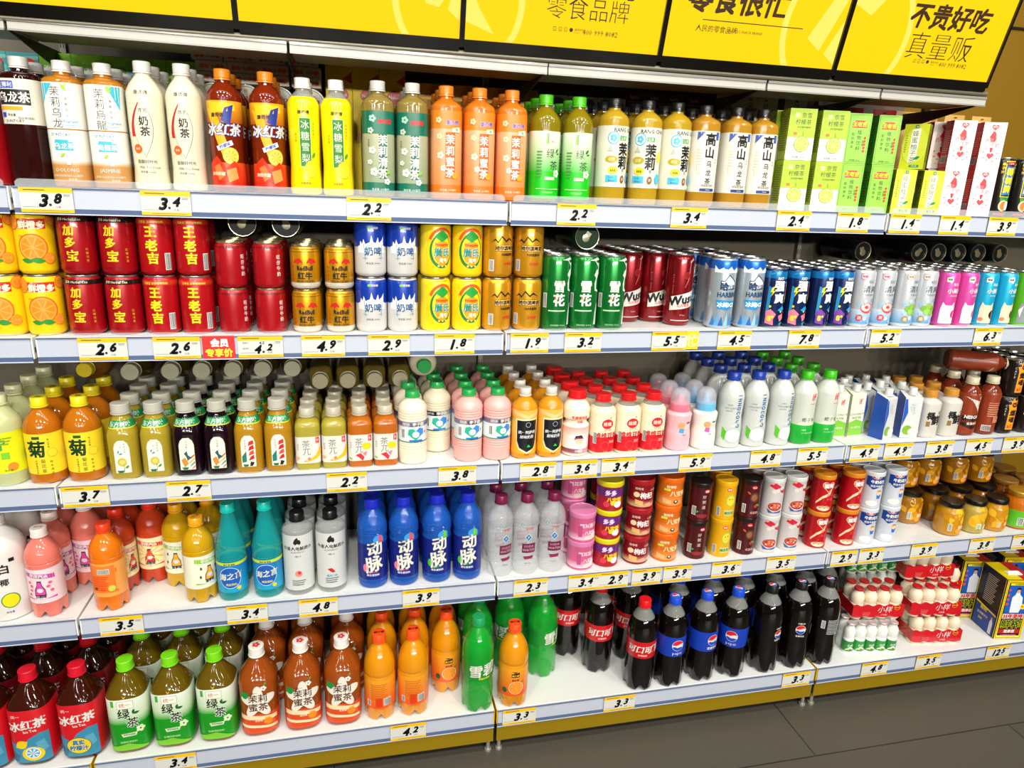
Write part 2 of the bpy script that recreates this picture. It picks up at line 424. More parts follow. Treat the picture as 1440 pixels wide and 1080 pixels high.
m = MB(); m.box(1830, 3200, 560, 600, 0, 3150, gold); struct(m.build('wall_right', smooth=0))
m = MB(); m.box(-2500, 1829, 560, 600, 0, 3150, mat('#6f6a5e', .7)); struct(m.build('wall_back', smooth=0))
for i, (x, z) in enumerate(((2.335, 2.2),)):
    m = MB(); m.box(2331, 2352, 545, 559, 0, 3150, mat('#17140c', .4)); struct(m.build('trim_1', smooth=0))
m = MB(); m.box(2353, 3200, 552, 559, 1900, 1906, mat('#17140c', .4)); m.box(1830, 2330, 552, 559, 1900, 1906, mat('#17140c', .4)); struct(m.build('trim_2', smooth=0))

# ================================================================ the gondola
white = mat(WHITE, .3, coat=.3); panelm = mat('#5e5647', .6)
insert = mat('#b9bfcc', .35); lens = mat('#5c6c90', .15, .1, 0, .6); clear = mat('#dfe6ea', .08, 0, 0, 0, 0, .22)
BAYS = [(-1, -.9, 'shelf bay at the far left edge'), (0, 0, 'left shelf bay'), (1, .9, 'middle shelf bay'), (2, 1.8, 'right shelf bay')]
dark = mat('#2a2822', .5)
for bi, x0, bn in BAYS:
    X0, X1 = x0*1000+2, (x0+.9)*1000-2
    # upright frame with back panel
    g = empty('gondola_frame', (x0+.45, .325, 0))
    m = MB(); m.box(-447, 447, 6, 14, 60, 1345+(420 if bi < 2 else 2), panelm)
    if bi == 2: m.box(-447, -175, 6, 14, 1347, 1700, panelm)
    m; m.build('back_panel', g, smooth=0)
    m = MB(); m.box(-449.5, -438, -4, 26, 0, 1800, mat('#8f8a7c', .5))
    for z in range(120, 1790, 25): m.box(-448, -446, -4.6, -3.8, z, z+14, dark); m.box(-442, -440, -4.6, -3.8, z, z+14, dark)
    m.build('slotted_upright', g, smooth=0)
    tag(g, 'grey slotted upright and back panel of the ' + bn, 'shelf frame', 'frames behind the shelves')
    for r in (1, 2, 3, 4, 5):
        z = SHZ[r]*1000; yf = -38.6 if r == 5 else 0
        g = empty('shelf', (x0+.45, 0, z/1000))
        m = MB(); m.box(-447, 447, yf+3, 316, -26, -.3, white); m.build('shelf_board', g, smooth=0, bevel=.8)
        m = MB(); m.add([(-444, yf, -1), (444, yf, -1), (444, yf-1.5, -46), (-444, yf-1.5, -46), (-444, yf+3, -1), (444, yf+3, -1), (444, yf+3, -46), (-444, yf+3, -46)], [(0, 3, 2, 1), (4, 5, 6, 7), (0, 1, 5, 4), (3, 7, 6, 2), (0, 4, 7, 3), (1, 2, 6, 5)], insert); m.build('price_rail', g, smooth=0)
        m = MB(); m.box(-446, 446, yf-2.6, yf-1.6, -47, -37, lens); m.box(-446, 446, yf-3.4, yf-2.6, -47.5, -45.5, mat('#c9d0dc', .2)); m.box(-446, 446, yf-2.2, yf-1.2, -3, -.5, lens); m.build('rail_lip', g, smooth=0)
        if r in (1, 2, 3, 4):
            m = MB(); P = [(-441, 0), (441, 0), (441, 8), (437, 12), (432, 13.5), (-432, 13.5), (-437, 12), (-441, 8)]
            hg = {1: 1, 2: .55, 3: .7, 4: .7}[r]
            vs = [(x, y, zz*hg) for y in (yf+.4, yf+1.6) for x, zz in P]; k = len(P)
            m.add(vs, [tuple(range(k)), tuple(range(k, 2*k))[::-1]] + [(i, (i+1) % k + 0, (i+1) % k + k, i+k)[::-1] for i in range(k)], clear); m.build('clear_guard', g, smooth=0)
        for sx in (-1, 1):
            m = MB(); xx = sx*446
            vs = [(xx+dx, y, zz) for dx in (-1.5, 1.5) for y, zz in ((yf+1, -.5), (316, -.5), (316, -60 if r < 5 else -42), (290, -41), (yf+1, -41))]
            m.add(vs, [(0, 1, 2, 3, 4), (9, 8, 7, 6, 5)] + [(i, i+5, (i+1) % 5+5, (i+1) % 5) for i in range(5)], white if r < 5 else mat('#d8b312', .35))
            m.box(xx-2.2, xx+2.2, yf+6, yf+9, -30, -20, dark); m.build('bracket', g, smooth=0)
        tag(g, 'white %s board of the %s' % (SHN[r].replace('shelf', 'tier'), bn), 'shelf', 'white shelf boards')
    g = empty('plinth', (x0+.45, 0, 0)); yl = mat('#947806', .35, .15)
    m = MB(); m.box(-446, 446, -37, -33, 37, 81, yl); m.box(-446, 446, -39, -33, 78, 81.4, mat('#8a8168', .3)); m.build('kick_plate', g, smooth=0, bevel=.6)
    m = MB(); m.box(-449, 449, -5, 300, 0, 56, mat('#1d1a14', .6)); m.build('plinth_box', g, smooth=0)
    for sx in (-1, 1): m = MB(); m.lathe([(9, 0), (9, 6), (5, 8), (5, 37)], mat('#b9b6aa', .3, .6), 14, cx=sx*436, cy=-22); m.build('foot', g)
    tag(g, 'dark plinth with golden yellow kick plate under the ' + bn, 'plinth', 'yellow plinths along the floor')
# header shelf under the light boxes
hx = [-.42, .03, .48, .968, 1.448, 1.728, 2.009]
for i in range(6):
    g = empty('header_shelf', ((hx[i]+hx[i+1])/2, 0, F0+max(0, 1-(hx[i]+hx[i+1])/2)*.008)); g.rotation_euler.y = .009 if i < 3 else 0; W = (hx[i+1]-hx[i])*500-2.5
    m = MB(); m.box(-W, W, 4, 138, 249, 256, mat('#8b8268', .5)); m.build('shelf_board', g, smooth=0)
    m = MB(); m.box(-W, W, -1, 4, 245.5, 258, mat('#b4b1a8', .35)); m.box(-W, W, -2.5, -1, 243, 246, mat('#8f8d86', .25)); m.box(-W, W, -3, 0, 258, 263, mat('#8a8880', .15)); m.build('price_rail', g, smooth=0)
    m = MB(); vs = [(W+dx, y, zz) for dx in (-3, -1) for y, zz in ((6, 248), (328, 248), (328, 195), (318, 195), (70, 238))]
    m.add(vs, [(0, 1, 2, 3, 4), (9, 8, 7, 6, 5)] + [(i_, i_+5, (i_+1) % 5+5, (i_+1) % 5) for i_ in range(5)], mat('#3a372e', .5)); m.build('bracket', g, smooth=0)
    tag(g, 'narrow grey header shelf with pale rail, %s from left under the yellow light boxes' % ORD[i], 'shelf', 'header shelves')
m = MB(); pts = []
for k in range(9): a = pi*k/8; pts.append((1-5*sin(a), 270-5.5*cos(a)))
vs = [(x, y, z) for x in (-420, 2006) for y, z in pts+[(60, 275.5), (60, 265)]]; k = len(pts)+2
m.add(vs, [(i, (i+1) % k, (i+1) % k+k, i+k) for i in range(k)] + [tuple(range(k))[::-1], tuple(range(k, 2*k))], mat('#777260', .35, .3))
o = m.build('header_beam'); o.location = (0, 0, F0); tag(o, 'rounded grey metal beam running below the yellow light boxes', 'beam')

# ================================================================ light boxes
TILT = radians(-15); YEL = '#fbd012'; YLT = '#ffe466'; BK = '#3a2410'
def ring(cx, cy, r, wd, a0, a1, n=30, c=YLT): return [G([(cx+q*cos(a), cy+q*sin(a)) for q, a in ((r, a0+(a1-a0)*i/n), (r+wd, a0+(a1-a0)*i/n), (r+wd, a0+(a1-a0)*(i+1)/n), (r, a0+(a1-a0)*(i+1)/n))], c) for i in range(n)]
def emit(h, e): return mat(h, .3, emit=e)
PW, PH = 402, 620
def icons(u, v): return [q for i in range(3) for q in (B(u+i*11, v, 6, 7, BK), B(u+i*11, v, 4.6, 5.4, YEL), B(u+i*11, v-.6, 3, .7, BK))] + [C(u+33, v, 3.6, 3.6, BK)]
boxes = [
 ('plain yellow light box at the top left corner', []),
 ('yellow light box with the edge of a pale ring emblem', [ring(402-8, 70, 112, 12, pi*.86, pi*1.45), G([(330, 60), (356, 55), (385, 100), (372, 160), (352, 160)], YLT), G([(372, 52), (400, 36), (400, 130), (392, 130)], YLT)]),
 ('yellow light box with phone number and thin lettering', [ring(-8, 70, 112, 12, -pi*.48, pi*.2), G([(2, 36), (60, 18), (30, 60), (2, 110)], YLT), T('人民的', 258, 119, 52, BK, .03, .1), T('零食品牌', 241, 74, 42, BK, -.012), icons(178, 37), T('服务热线', 228, 38, 5, BK, .01), B(223, 33, 12, .6, BK), T('400 999 8082', 270, 35, 13, BK, .01, .1)]),
 ('yellow light box with bold shop name and pale ring emblem', [ring(402+5, 80, 140, 13, pi*.82, pi*1.5), G([(318, 60), (352, 38), (402, 150), (402, 205), (392, 205)], YLT), G([(365, 34), (400, 14), (402, 100)], YLT), T('零食很忙', 147, 115, 55, BK, .035, .12), T('®', 252, 138, 10, BK), B(190, 76, 224, 1.6, BK), T('人民的零食品牌', 112, 61, 13, BK, .005), T("PEOPLE'S SNACK BRAND", 176, 60, 7, BK, .005)]),
 ('yellow light box with bold and thin slogans beside the golden wall', [ring(5, 80, 140, 13, -pi*.5, pi*.2), G([(8, 130), (50, 112), (120, 200), (95, 215), (10, 165)], YLT), T('不贵好吃', 242, 122, 50, BK, .035, .12), T('真量贩', 240, 66, 56, BK, -.012, .05), icons(190, 36), T('服务热线', 241, 36, 5, BK, .01), B(236, 31, 12, .6, BK), T('400 999 8082', 289, 33, 13, BK, .01, .1)])]
for i, (lb, A) in enumerate(boxes):
    x0 = -.003+i*.4
    g = empty('light_box', (x0, -.004, F0+.288)); g.rotation_euler.x = -TILT
    m = MB(); fr = mat('#1a1712', .12, .5, coat=.6)
    m.box(0, 400, 4, 70, -9, PH+6, fr); m.box(0, 5, -6, 4, -6, PH+6, fr); m.box(395, 400, -6, 4, -6, PH+6, fr); m.box(5, 395, -6, 4, -14, 6, fr); m.box(5, 395, -6, 4, PH, PH+10, fr); m.build('frame', g, smooth=0)
    m = MB(); m.box(5, 395, -1, 3.5, 6, PH, emit(YEL, 2.2)); m.build('lit_panel', g, smooth=0)
    if A:
        A2 = []
        for a in flat(A):
            a = list(a)
            ci = 5 if a[0] == 'T' else 2
            a[ci] = emit(YLT, 2.2) if a[ci] == YLT else (emit(YEL, 2.2) if a[ci] == YEL else mat(a[ci], .4))
            if a[0] == 'P':
                P = []
                Q = a[1]; keep = []
                P = [(min(394, max(6, u)), min(PH, max(6.5, v))) for u, v in Q]; a[1] = P
            A2.append(tuple(a))
        m = MB(); prints(m, A2, flat_surf(-1), step=0, e0=.3, de=.01); m.build('printed_lettering', g, smooth=0)
    tag(g, lb, 'light box', 'yellow light boxes above the shelves')

# ================================================================ price tags
PN = {}
def price(sh, px, py, val, of, w=85, red=False, sale=False):
    yf = -.0386 if sh == 5 else 0
    q = at(px, py, yf); g = empty('price_tag', (q.x, yf-.0034-.0004*(1+len(PN) % 2), SHZ[sh]-.0225)); PN[len(PN)] = 1
    m = MB(); H = 21.5
    m.box(-w/2, w/2, -.4, 0, -H, H, mat('#d2d2ca', .45)); m.build('card', g, smooth=0)
    yl = '#f0bc10'; A = [B(0, H-4.3, w, 8.6, yl), B(0, -H+2.9, w, 5.8, yl), L(-w*.22, H-4.3, w*.4, 1, 4, '#6b5210'), L(w*.05, -H+2.9, w*.7, 1, 2, '#7b6215')]
    a, b = val.split('.')
    if sale: A += [T('4.5', 2, 8, 8, '#333333', .03, .25), T('零售价', -28, 8, 4, '#333333'), T('会员价', -28, -3, 4, '#333333')]
    y0 = -4 if sale else 0; s = .8 if sale else 1
    A += [T(a, -7 if len(a) == 1 else -10, y0-1, 29*s, '#1d2126', .06, .3), C(5, y0-8*s, 2.4, 2.4, '#1d2126', 12), T(b, 16, y0+3, 23*s, '#1d2126', .06, .3), T('元/瓶', 17, -11.5, 4, '#444444', .01), L(33, 10, 11, 2, 2.4, '#6a6a6a'), L(-24, -12, 30, 1, 2, '#8a8a8a')]
    m = MB(); prints(m, A, flat_surf(-.4), step=0, e0=.12, de=.01); m.build('printed_price', g, smooth=0)
    lab = 'yellow and white price tag reading %s below the %s' % (val, of)
    tag(g, lab, 'price tag', 'price tags on the shelf rails')
for a in [
 (1, 67, 281, '3.8', 'dark oolong tea'), (1, 234, 281, '3.4', 'cream milk tea bottles'), (1, 519, 291, '2.2', 'green jasmine tea bottles'), (1, 810, 300, '2.2', 'two green tea bottles'), (1, 968, 306, '3.4', 'black-capped jasmine and oolong tea'),
 (1, 1115, 308, '2.4', 'lime tea cartons'), (1, 1198, 312, '1.8', 'green herbal tea cartons'), (1, 1271, 314, '1.4', 'yellow-green tea cartons'), (1, 1341, 314, '1.4', 'pink and white milk cartons'), (1, 1408, 315, '3.9', 'black and yellow coconut cans'),
 (2, 146, 491, '2.6', 'black-rimmed red cans'), (2, 250, 491, '2.6', 'all-red herbal tea cans'), (2, 367, 488, '4.2', 'short red milk cans'), (2, 455, 486, '4.9', 'squat gold energy drink cans'), (2, 547, 487, '2.9', 'blue and white cans'), (2, 639, 485, '1.8', 'pineapple cans'), (2, 744, 484, '1.9', 'golden beer cans'),
 (2, 819, 482, '3.2', 'green beer cans'), (2, 940, 480, '5.5', 'dark red beer cans'), (2, 1032, 474, '4.5', 'ice blue beer cans'), (2, 1130, 472, '7.8', 'slim dark blue cocktail cans'), (2, 1244, 471, '5.2', 'slim white cocktail cans'), (2, 1388, 470, '6.3', 'slim pink and cyan cans'),
 (3, 122, 698, '3.7', 'yellow chrysanthemum tea'), (3, 266, 685, '2.7', 'arched-label tea bottles'), (3, 488, 676, '2.2', 'square white-label fruit tea'), (3, 643, 663, '3.8', 'milk bottles with green caps'), (3, 756, 660, '2.8', 'black-label milk tea'), (3, 815, 656, '3.6', 'red-capped yoghurt drink'), (3, 869, 652, '3.4', 'soy milk bottles'), (3, 977, 647, '5.9', 'baby-bottle milk drinks'), (3, 1076, 640, '4.8', 'blue-capped coconut water'), (3, 1142, 634, '5.5', 'green-capped coconut water'),
 (3, 1214, 636, '4.9', 'coconut water pouch carton'), (3, 1262, 632, '4.9', 'blue coconut cartons'), (3, 1320, 628, '3.8', 'milky bottles with orange caps'), (3, 1375, 626, '4.5', 'brown coffee bottles'), (3, 1427, 622, '3.9', 'black and orange coffee cans'),
 (4, 171, 872, '3.5', 'orange soda bottle'), (4, 348, 857, '3.4', 'teal sea-salt drink'), (4, 448, 851, '4.8', 'white electrolyte drink'), (4, 592, 834, '3.9', 'blue vitamin drink'), (4, 746, 824, '2.3', 'clear soda water'), (4, 820, 815, '3.4', 'pink porridge cans'), (4, 862, 812, '2.9', 'yellow-lidded porridge cans'), (4, 908, 808, '3.9', 'red-lidded porridge cans'), (4, 952, 804, '3.9', 'orange-lidded porridge cans'),
 (4, 1021, 796, '3.6', 'dark and yellow dessert cans'), (4, 1098, 785, '3.5', 'white porridge cans'), (4, 1185, 783, '2.9', 'red heart porridge cans'), (4, 1224, 779, '3.3', 'blue milk cans'), (4, 1298, 771, '3.9', 'yellow peach jars'), (4, 1380, 762, '3.8', 'front fruit jars'), (4, 1440, 754, '4.8', 'green-label fruit jar'),
 (5, 248, 1070, '3.4', 'large green tea bottles'), (5, 574, 1026, '4.2', 'orange juice bottles'), (5, 730, 1001, '3.3', 'single orange juice bottle'), (5, 870, 990, '3.3', 'empty space beside the cola'), (5, 1118, 956, '3.3', 'all-black cola bottles'), (5, 1228, 940, '4.8', 'white yoghurt bottle packs'), (5, 1304, 929, '3.5', 'red yoghurt drink packs'), (5, 1402, 915, '12.5', 'black coconut juice boxes')]:
    price(*a, sale=(a[3] == '4.2' and a[0] == 2), w=78 if a[0] == 4 and a[1] in (820, 862, 908, 952, 1185, 1224) else 85)
q = at(308, 487, 0); m = MB(); m.box(-30, 30, -.5, 0, -23, 23, mat('#e8302c', .4)); g = empty('member_price_sticker', (q.x, -.0030, SHZ[2]-.0225)); m.build('card', g, smooth=0)
m = MB(); prints(m, [T('会员', 2, 9, 17, '#ffffff', .05), T('专享价', 0, -11, 17, '#ffe23c', .05)], flat_surf(-.5), step=0, e0=.12, de=.02); m.build('printed_lettering', g, smooth=0)
tag(g, 'red member price sticker with white and yellow characters on second shelf rail', 'sticker')
q = at(972, 477, 0); m = MB(); m.box(-13, 16, -.5, 0, -20, 22, mat('#f8c81c', .4)); g = empty('promotion_sticker', (q.x, -.0030, SHZ[2]-.0225)); m.build('card', g, smooth=0)
m = MB(); prints(m, [T('忙', 1, 1, 26, '#fff3b0', .03)] + ring(1, 1, 14, 1.5, 0, 6.28, 24, '#fff3b0'), flat_surf(-.5), step=0, e0=.12, de=.02); m.build('printed_lettering', g, smooth=0)
tag(g, 'yellow promotion sticker with ring beside the tag for dark red beer', 'sticker')
# ================================================================ goods: top shelf
K = '#1c1a18'; WH = '#e2e0d6'; CR = '#dedac8'; GR = '#1f8a3a'; RD = '#c8141c'; BL = '#2346b4'; YE = '#ffe11a'
wcap = ('#dddbd4', 14.6, 16)
o = bottle('tea_bottle', 216, 31.5, 182, '#2a0806', wcap, .12, p=2.6, bands=[(104, 178, CR)], art=[B(-12, 168, 30, 12, BL), T('三得利', -12, 168, 9, WH, .03), B(0, 148, 54, 25, K), B(0, 148, 52, 23, '#3a3a38'), B(0, 148, 51, 22, K), T('乌龙茶', 0, 148, 18, WH, .03), B(-6, 130, 40, 6, '#d8a41c'), B(-20, 119, 8, 8, BL), T('净含量', -6, 119, 5, K), T('SUNTORY', -2, 109, 7, K, .01), T('乌龙茶饮料', 17, 114, 5, '#55524a')])
put(o, 'dark oolong tea bottle with white cap and black name panel', 'bottle', 1, [38], 190, .045, 3, .066, rot=-6)
o = bottle('fruit_tea_bottle', 216, 31.5, 182, '#a01018', wcap, .3, bands=[(104, 178, '#5a0c12')], art=[T('红', 0, 140, 30, '#e8d8d0')])
put(o, 'deep red drink bottle cut by the top left frame edge', 'bottle', 1, [-14], 190, .045, 2, .066)
tea = '#c07818'
def jas(txt, side): return bottle('tea_bottle', 214, 31, 178, tea, wcap, .4, p=3, bands=[(100, 176, WH), (47, 98, WH), (38, 47, ('#c98a38', WH)), (10, 38, '#c08a48')], art=[
    G([(-31, 174), (-8, 174), (-29, 138)], '#3bb2c8') if side < 0 else G([(31, 174), (8, 174), (27, 135)], '#3bb2c8'), V(txt, -5, 170, 17, '#4c4a42', 17.5, .0), V('清香回甘', 12, 152, 5, '#6a665a', 9), leaf(14, 162, 14, 120, '#9cc028'), leaf(12, 170, 8, 60, '#c8d040'), T('fragrant', 15, 112, 7, '#4ba0c8', 0, .3), B(8, 106, 26, .7, '#4ba0c8'),
    T('SUNTORY', -3, 90, 7, '#4b8aa8', .01), B(-3, 79, 22, 5, '#3bb2c8'), B(0, 71, 30, 14, '#3bb2c8'), T('乌龙茶' if side < 0 else '烏龍茶', 0, 71, 11, WH, .02), leaf(-8, 52, 11, 40, '#9cc028'), G([(0, 46), (10, 46), (8, 39), (2, 39)], WH), T('OOLONG' if side < 0 else 'JASMINE', 0, 30, 9, WH, .0), T('茉莉乌龙茶饮料 500毫升', 0, 20, 4.6, CR), T('净含量', 8, 14, 5, CR)])
put(jas('茉莉乌龙', -1), 'jasmine oolong bottle with left blue corner and white label', 'bottle', 1, [98], 180, .043, 3, .066, rot=0)
put(jas('茉莉烏龍', 1), 'jasmine oolong bottle with right blue corner and white label', 'bottle', 1, [152], 180, .043, 3, .066, rot=4)
milk = mat('#ddd6ba', .22, coat=.4)
o = bottle('milk_tea_bottle', 222, 31, 165, milk, ('#e9e7e0', 14.6, 17), waist=[(40, .93), (70, .95), (100, .99), (120, 1.0)], dome=1.6, art=[T('康师傅', 0, 168, 8, K, .015), G([(0+17*sin(pi*t/14)-1+.3, 158-t*7.2) for t in range(15)]+[(-16*sin(pi*t/14)-1, 158-t*7.2) for t in range(14, -1, -1)], '#7c8478'), G([(16.3*sin(pi*t/14)-1, 157-t*7.05) for t in range(15)]+[(-15.4*sin(pi*t/14)-1, 157-t*7.05) for t in range(14, -1, -1)], '#ddd6bc'),
    G([(-16.6*sin(pi*t/14)-1, 158-t*7.2) for t in range(1, 10)]+[(-22*sin(pi*t/16)-2, 158-t*7.2) for t in range(9, 0, -1)], '#c81420'), T('炼乳', 1, 138, 8, '#4a463c', 0), T('奶', 1, 120, 17, K, .025), T('茶', 2, 102, 17, K, .025), C(-14, 72, 8, 8, '#d8641c', 14), T('香醇', -14, 72, 4.5, CR), T('香醇好时光', 0, 50, 7, '#3a362c', .01), T('Milk Tea Drink', 4, 40, 6, '#6a655a', 0), T('净含量:500mL', 0, 32, 4.5, '#6a655a')])
put(o, 'cream milk tea bottle with red crescent and pointed oval', 'bottle', 1, [208, 262], 180, .043, 3, .065, rot=[2, 4])
o = bottle('iced_tea_bottle', 218, 31, 165, '#7a2408', ('#f08a1c', 14.6, 16), .25, waist=[(30, .97), (60, .95), (95, .99)], bands=[(10, 54, ('#c81c0c', '#e8501c')), (124, 162, ('#b05810', '#e8a81c'))], art=[G([(-30, 150), (-8, 142), (18, 60), (2, 58)], '#f0b01c'), G([(-24, 160), (26, 158), (28, 146), (-20, 140)], '#f4c01c'), G([(8, 150), (24, 156), (16, 120), (0, 128)], '#28368c'), T('康师傅', -6, 137, 8, K, .03), T('冰红茶', 2, 112, 23, '#20308a', .085, .15), T('冰红茶', 2, 112, 23, WH, .035, .15), C(14, 66, 15, 15, '#f8c81c'), C(14, 66, 12.5, 12.5, '#fbe58a'), [G([(14, 66), (14+11*cos(a), 66+11*sin(a)), (14+11*cos(a+.55), 66+11*sin(a+.55))], '#f4b81c') for a in [k*.785 for k in range(8)]],
    G([(-8, 74), (20, 86), (17, 94), (-11, 82)], '#e8e8f0'), T('柠檬味', 4, 84, 7, BL, .03, .2, 22), G([(-30, 50), (-12, 66), (4, 44), (20, 58), (30, 44), (30, 20), (-30, 20)], '#d83010'), G([(-20, 46), (-8, 52), (2, 30), (-10, 22)], '#f07838'), G([(4, 40), (22, 46), (26, 26), (8, 18)], '#f89048'), T('加倍劲爽', -12, 34, 7, '#ffd8c0', .03, .1)])
put(o, 'iced tea bottle with orange cap and yellow-red lemon label', 'bottle', 1, [318, 377], 185, .043, 3, .065, rot=[-5, 4])
pear = mat('#efd808', .18, coat=.5)
o = bottle('pear_drink_bottle', 212, 29.5, 165, pear, ('#f0efe8', 14.4, 16), waist=[(30, .98), (55, .93), (110, .98)], dome=1.5, fill=178, art=[T('康师傅', 0, 150, 7.5, K, .02), B(2, 96, 21, 88, '#e8e4b0'), B(2, 96, 19.6, 86.6, '#2b7f22'), V('冰糖雪梨', 2, 136, 16.5, WH, 20, .015), V('清润雪梨汁', 18, 132, 4, '#8a7a14', 6), V('净含量', -16, 112, 4, '#8a7a14', 5.5), [C(12, 48, 13, 16, '#d8a010'), C(12, 48, 12.2, 15.2, '#f0d820')], leaf(14, 68, 13, 60, '#4a9a28'), T('冰糖雪梨', 0, 22, 5, '#6a5a10')])
put(o, 'slim yellow pear drink bottle with green name strip', 'bottle', 1, [428, 474], 190, .041, 2, .066, rot=[0, 2])
def flow(u, v, r, c): return [C(u+r*.6*cos(a), v+r*.6*sin(a), r*.42, r*.42, c, 8) for a in [k*1.257 for k in range(5)]]
o = bottle('jasmine_tea_bottle', 216, 31, 172, '#8f7a3a', wcap, .35, p=2.8, bands=[(28, 118, ('#8c9a78', '#a8a888')), (118, 160, '#0f6a52'), (8, 28, '#0f6a52')], art=[T('康师傅', 10, 141, 9, '#c8202c', .05), B(6, 77, 16, 84, '#14604a'), V('茉莉清茶', 6, 117, 20, WH, 20.5, .03), flow(-14, 146, 7, '#9cc8b0'), flow(-18, 124, 6, '#b8ccb0'), flow(-15, 88, 7, '#dce0cc'), flow(-12, 48, 8, '#e8ece0'), flow(14, 30, 6, '#dce8dc'), flow(-20, 66, 5, '#dce0cc'), leaf(12, 44, 12, 30, '#7ac02c'), V('净含量', -22, 108, 4, '#3a4a3a'), T('净含量: 500毫升', 0, 15, 5, '#dce8dc')])
put(o, 'dark green jasmine tea bottle with white cap', 'bottle', 1, [533, 581], 200, .044, 3, .067, rot=[3, -8])
o = bottle('honey_tea_bottle', 215, 31, 172, '#d8741c', ('#f08c28', 14.8, 16), .3, p=2.8, bands=[(28, 134, ('#e08848', '#e8a878')), (134, 168, '#f08020'), (8, 28, '#e8701c')], art=[T('康师傅', 8, 146, 9, '#e8e8f0', .07), T('康师傅', 8, 146, 9, '#5a2a8a', .03), B(4, 84, 20, 88, '#c85a14'), V('茉莉蜜茶', 4, 124, 19, WH, 21, .03), flow(-18, 120, 6, '#f4d0a8'), flow(-16, 84, 7, '#f8dcc0'), flow(-10, 60, 6, '#f8f0d8'), flow(-20, 150, 6, '#f4c89a'), C(14, 46, 6, 6, '#f8a01c'), G([(8, 136), (24, 138), (24, 128), (8, 128)], '#d8dcc0'), T('蜜', 17, 133, 6, '#3a7a3a'), T('净含量: 500毫升', 0, 18, 5, '#ffe0b8')])
put(o, 'orange honey tea bottle with orange cap', 'bottle', 1, [625, 673, 718], 205, .044, 3, .067, rot=[0, 3, 0])
o = bottle('green_tea_bottle', 211, 31.5, 155, '#8a7a10', ('#52c41c', 14.8, 17), .4, p=2.4, dome=1.8, bands=[(100, 140, ('#b8d8a0', '#dfe8d0')), (62, 100, ('#3cb838', '#b8d8a0')), (8, 62, '#18b818')], art=[B(-4, 126, 6, 20, '#7aa83a'), G([(4, 126), (22, 126), (22, 112), (4, 112)], '#e8f0dc'), T('统一', 12, 119, 8, '#c83c28', .01), T('绿', 4, 97, 19, '#2a3020', .01), T('茶', 12, 74, 19, '#2a3020', .01), leaf(16, 98, 12, 50, '#2a7a28'), leaf(18, 96, 9, 10, '#2a7a28'), flow(20, 58, 8, '#e4f4d4'), B(4, 48, 22, 6, '#d0f0b8'), L(-20, 100, 12, 9, 6, '#5a8a4a'), B(0, 27, 52, 1.5, '#c8f0a8'), T('无添加防腐剂', 0, 20, 4, '#c8f0a8')])
put(o, 'green tea bottle with lime cap and white-green label', 'bottle', 1, [765, 811], 210, .044, 3, .067, rot=[6, -12])
o = bottle('jasmine_tea_bottle', 213, 32, 168, '#d0a828', ('#181818', 14.8, 15), .7, p=2.2, bands=[(36, 158, '#dcdac8')], art=[T('RANG CHA', 4, 150, 11, K, .02), B(0, 134, 18, 9, '#3fa03a'), T('让茶', 0, 134, 7, WH, .02), C(-24, 134, 13, 13, '#38a8c8'), C(-24, 134, 11, 11, '#d8f0f0'), flow(-24, 134, 8, '#58b8d0'), T('茉', 2, 112, 27, K, .04), T('莉', 2, 86, 27, K, .04), G([(-36, 108), (-22, 108), (-29, 120)], '#b8b8ac'), [C(-26, 92, 14, 7, '#b8a428'), T('轻香', -26, 92, 7, '#f0e8b0', .01)], [C(-22, 70, 11, 8, '#e8d81c'), T('666', -22, 70, 8, K, .02)], C(26, 100, 8, 12, '#f0d838'), B(-24, 53, 26, 14, '#48b8d8'), T('Less', -26, 56, 6, K, .01), T('Bitter', -24, 49, 6, K, .01), T('花', 3, 70, 7, K), C(3, 52, 6, 8, '#8a5a18'), T('茶', 3, 52, 7, WH), C(24, 55, 8, 11, '#48b8d8'), [G([(a, 36), (a+8, 36), (a+6, 44), (a+1, 44)], '#f8f8f0') for a in (-30, -16, 14, 24)]])
put(o, 'black-capped jasmine tea bottle with sunny white label', 'bottle', 1, [860, 908, 948], 215, .045, 3, .068, rot=[22, 0, 24])
o = bottle('oolong_tea_bottle', 211, 31, 172, '#c8922a', ('#181818', 14.6, 15), .7, p=3, bands=[(32, 158, '#dcd9cc')], art=[G([(-28, 156), (-12, 156), (-28, 138)], '#3a58a0'), T('高', 2, 141, 27, K, .04), T('山', 2, 114, 24, K, .05), V('乌龙茶', 3, 98, 14, K, 18, .02), B(18, 148, 7, 16, '#3a58a0'), L(-19, 120, 12, 7, 6, '#c8c0a8'), G([(-24, 86), (-12, 86), (-14, 70), (-22, 70)], '#d8d0b8'), V('清香', 18, 102, 4, '#6a665a', 6), T('原味茶饮料', 3, 46, 6, '#6a665a'), B(3, 37, 34, 6, '#283c78'), T('500mL', 6, 37, 4, WH)])
put(o, 'black-capped high mountain oolong bottle with brush characters', 'bottle', 1, [984, 1030, 1066], 225, .045, 3, .067, rot=[4, 0, -4])
lime = '#a6c41c'
def slice_(u, v, r, a='#7ea81c', b='#d8e68a', c='#b0cc3c'): return [C(u, v, r, r, a, 24), C(u, v, r*.9, r*.9, b, 24)] + [G([(u+r*.08*cos(t), v+r*.08*sin(t)), (u+r*.8*cos(t-.3), v+r*.8*sin(t-.3)), (u+r*.8*cos(t+.3), v+r*.8*sin(t+.3))], c) for t in [k*.785 for k in range(8)]]
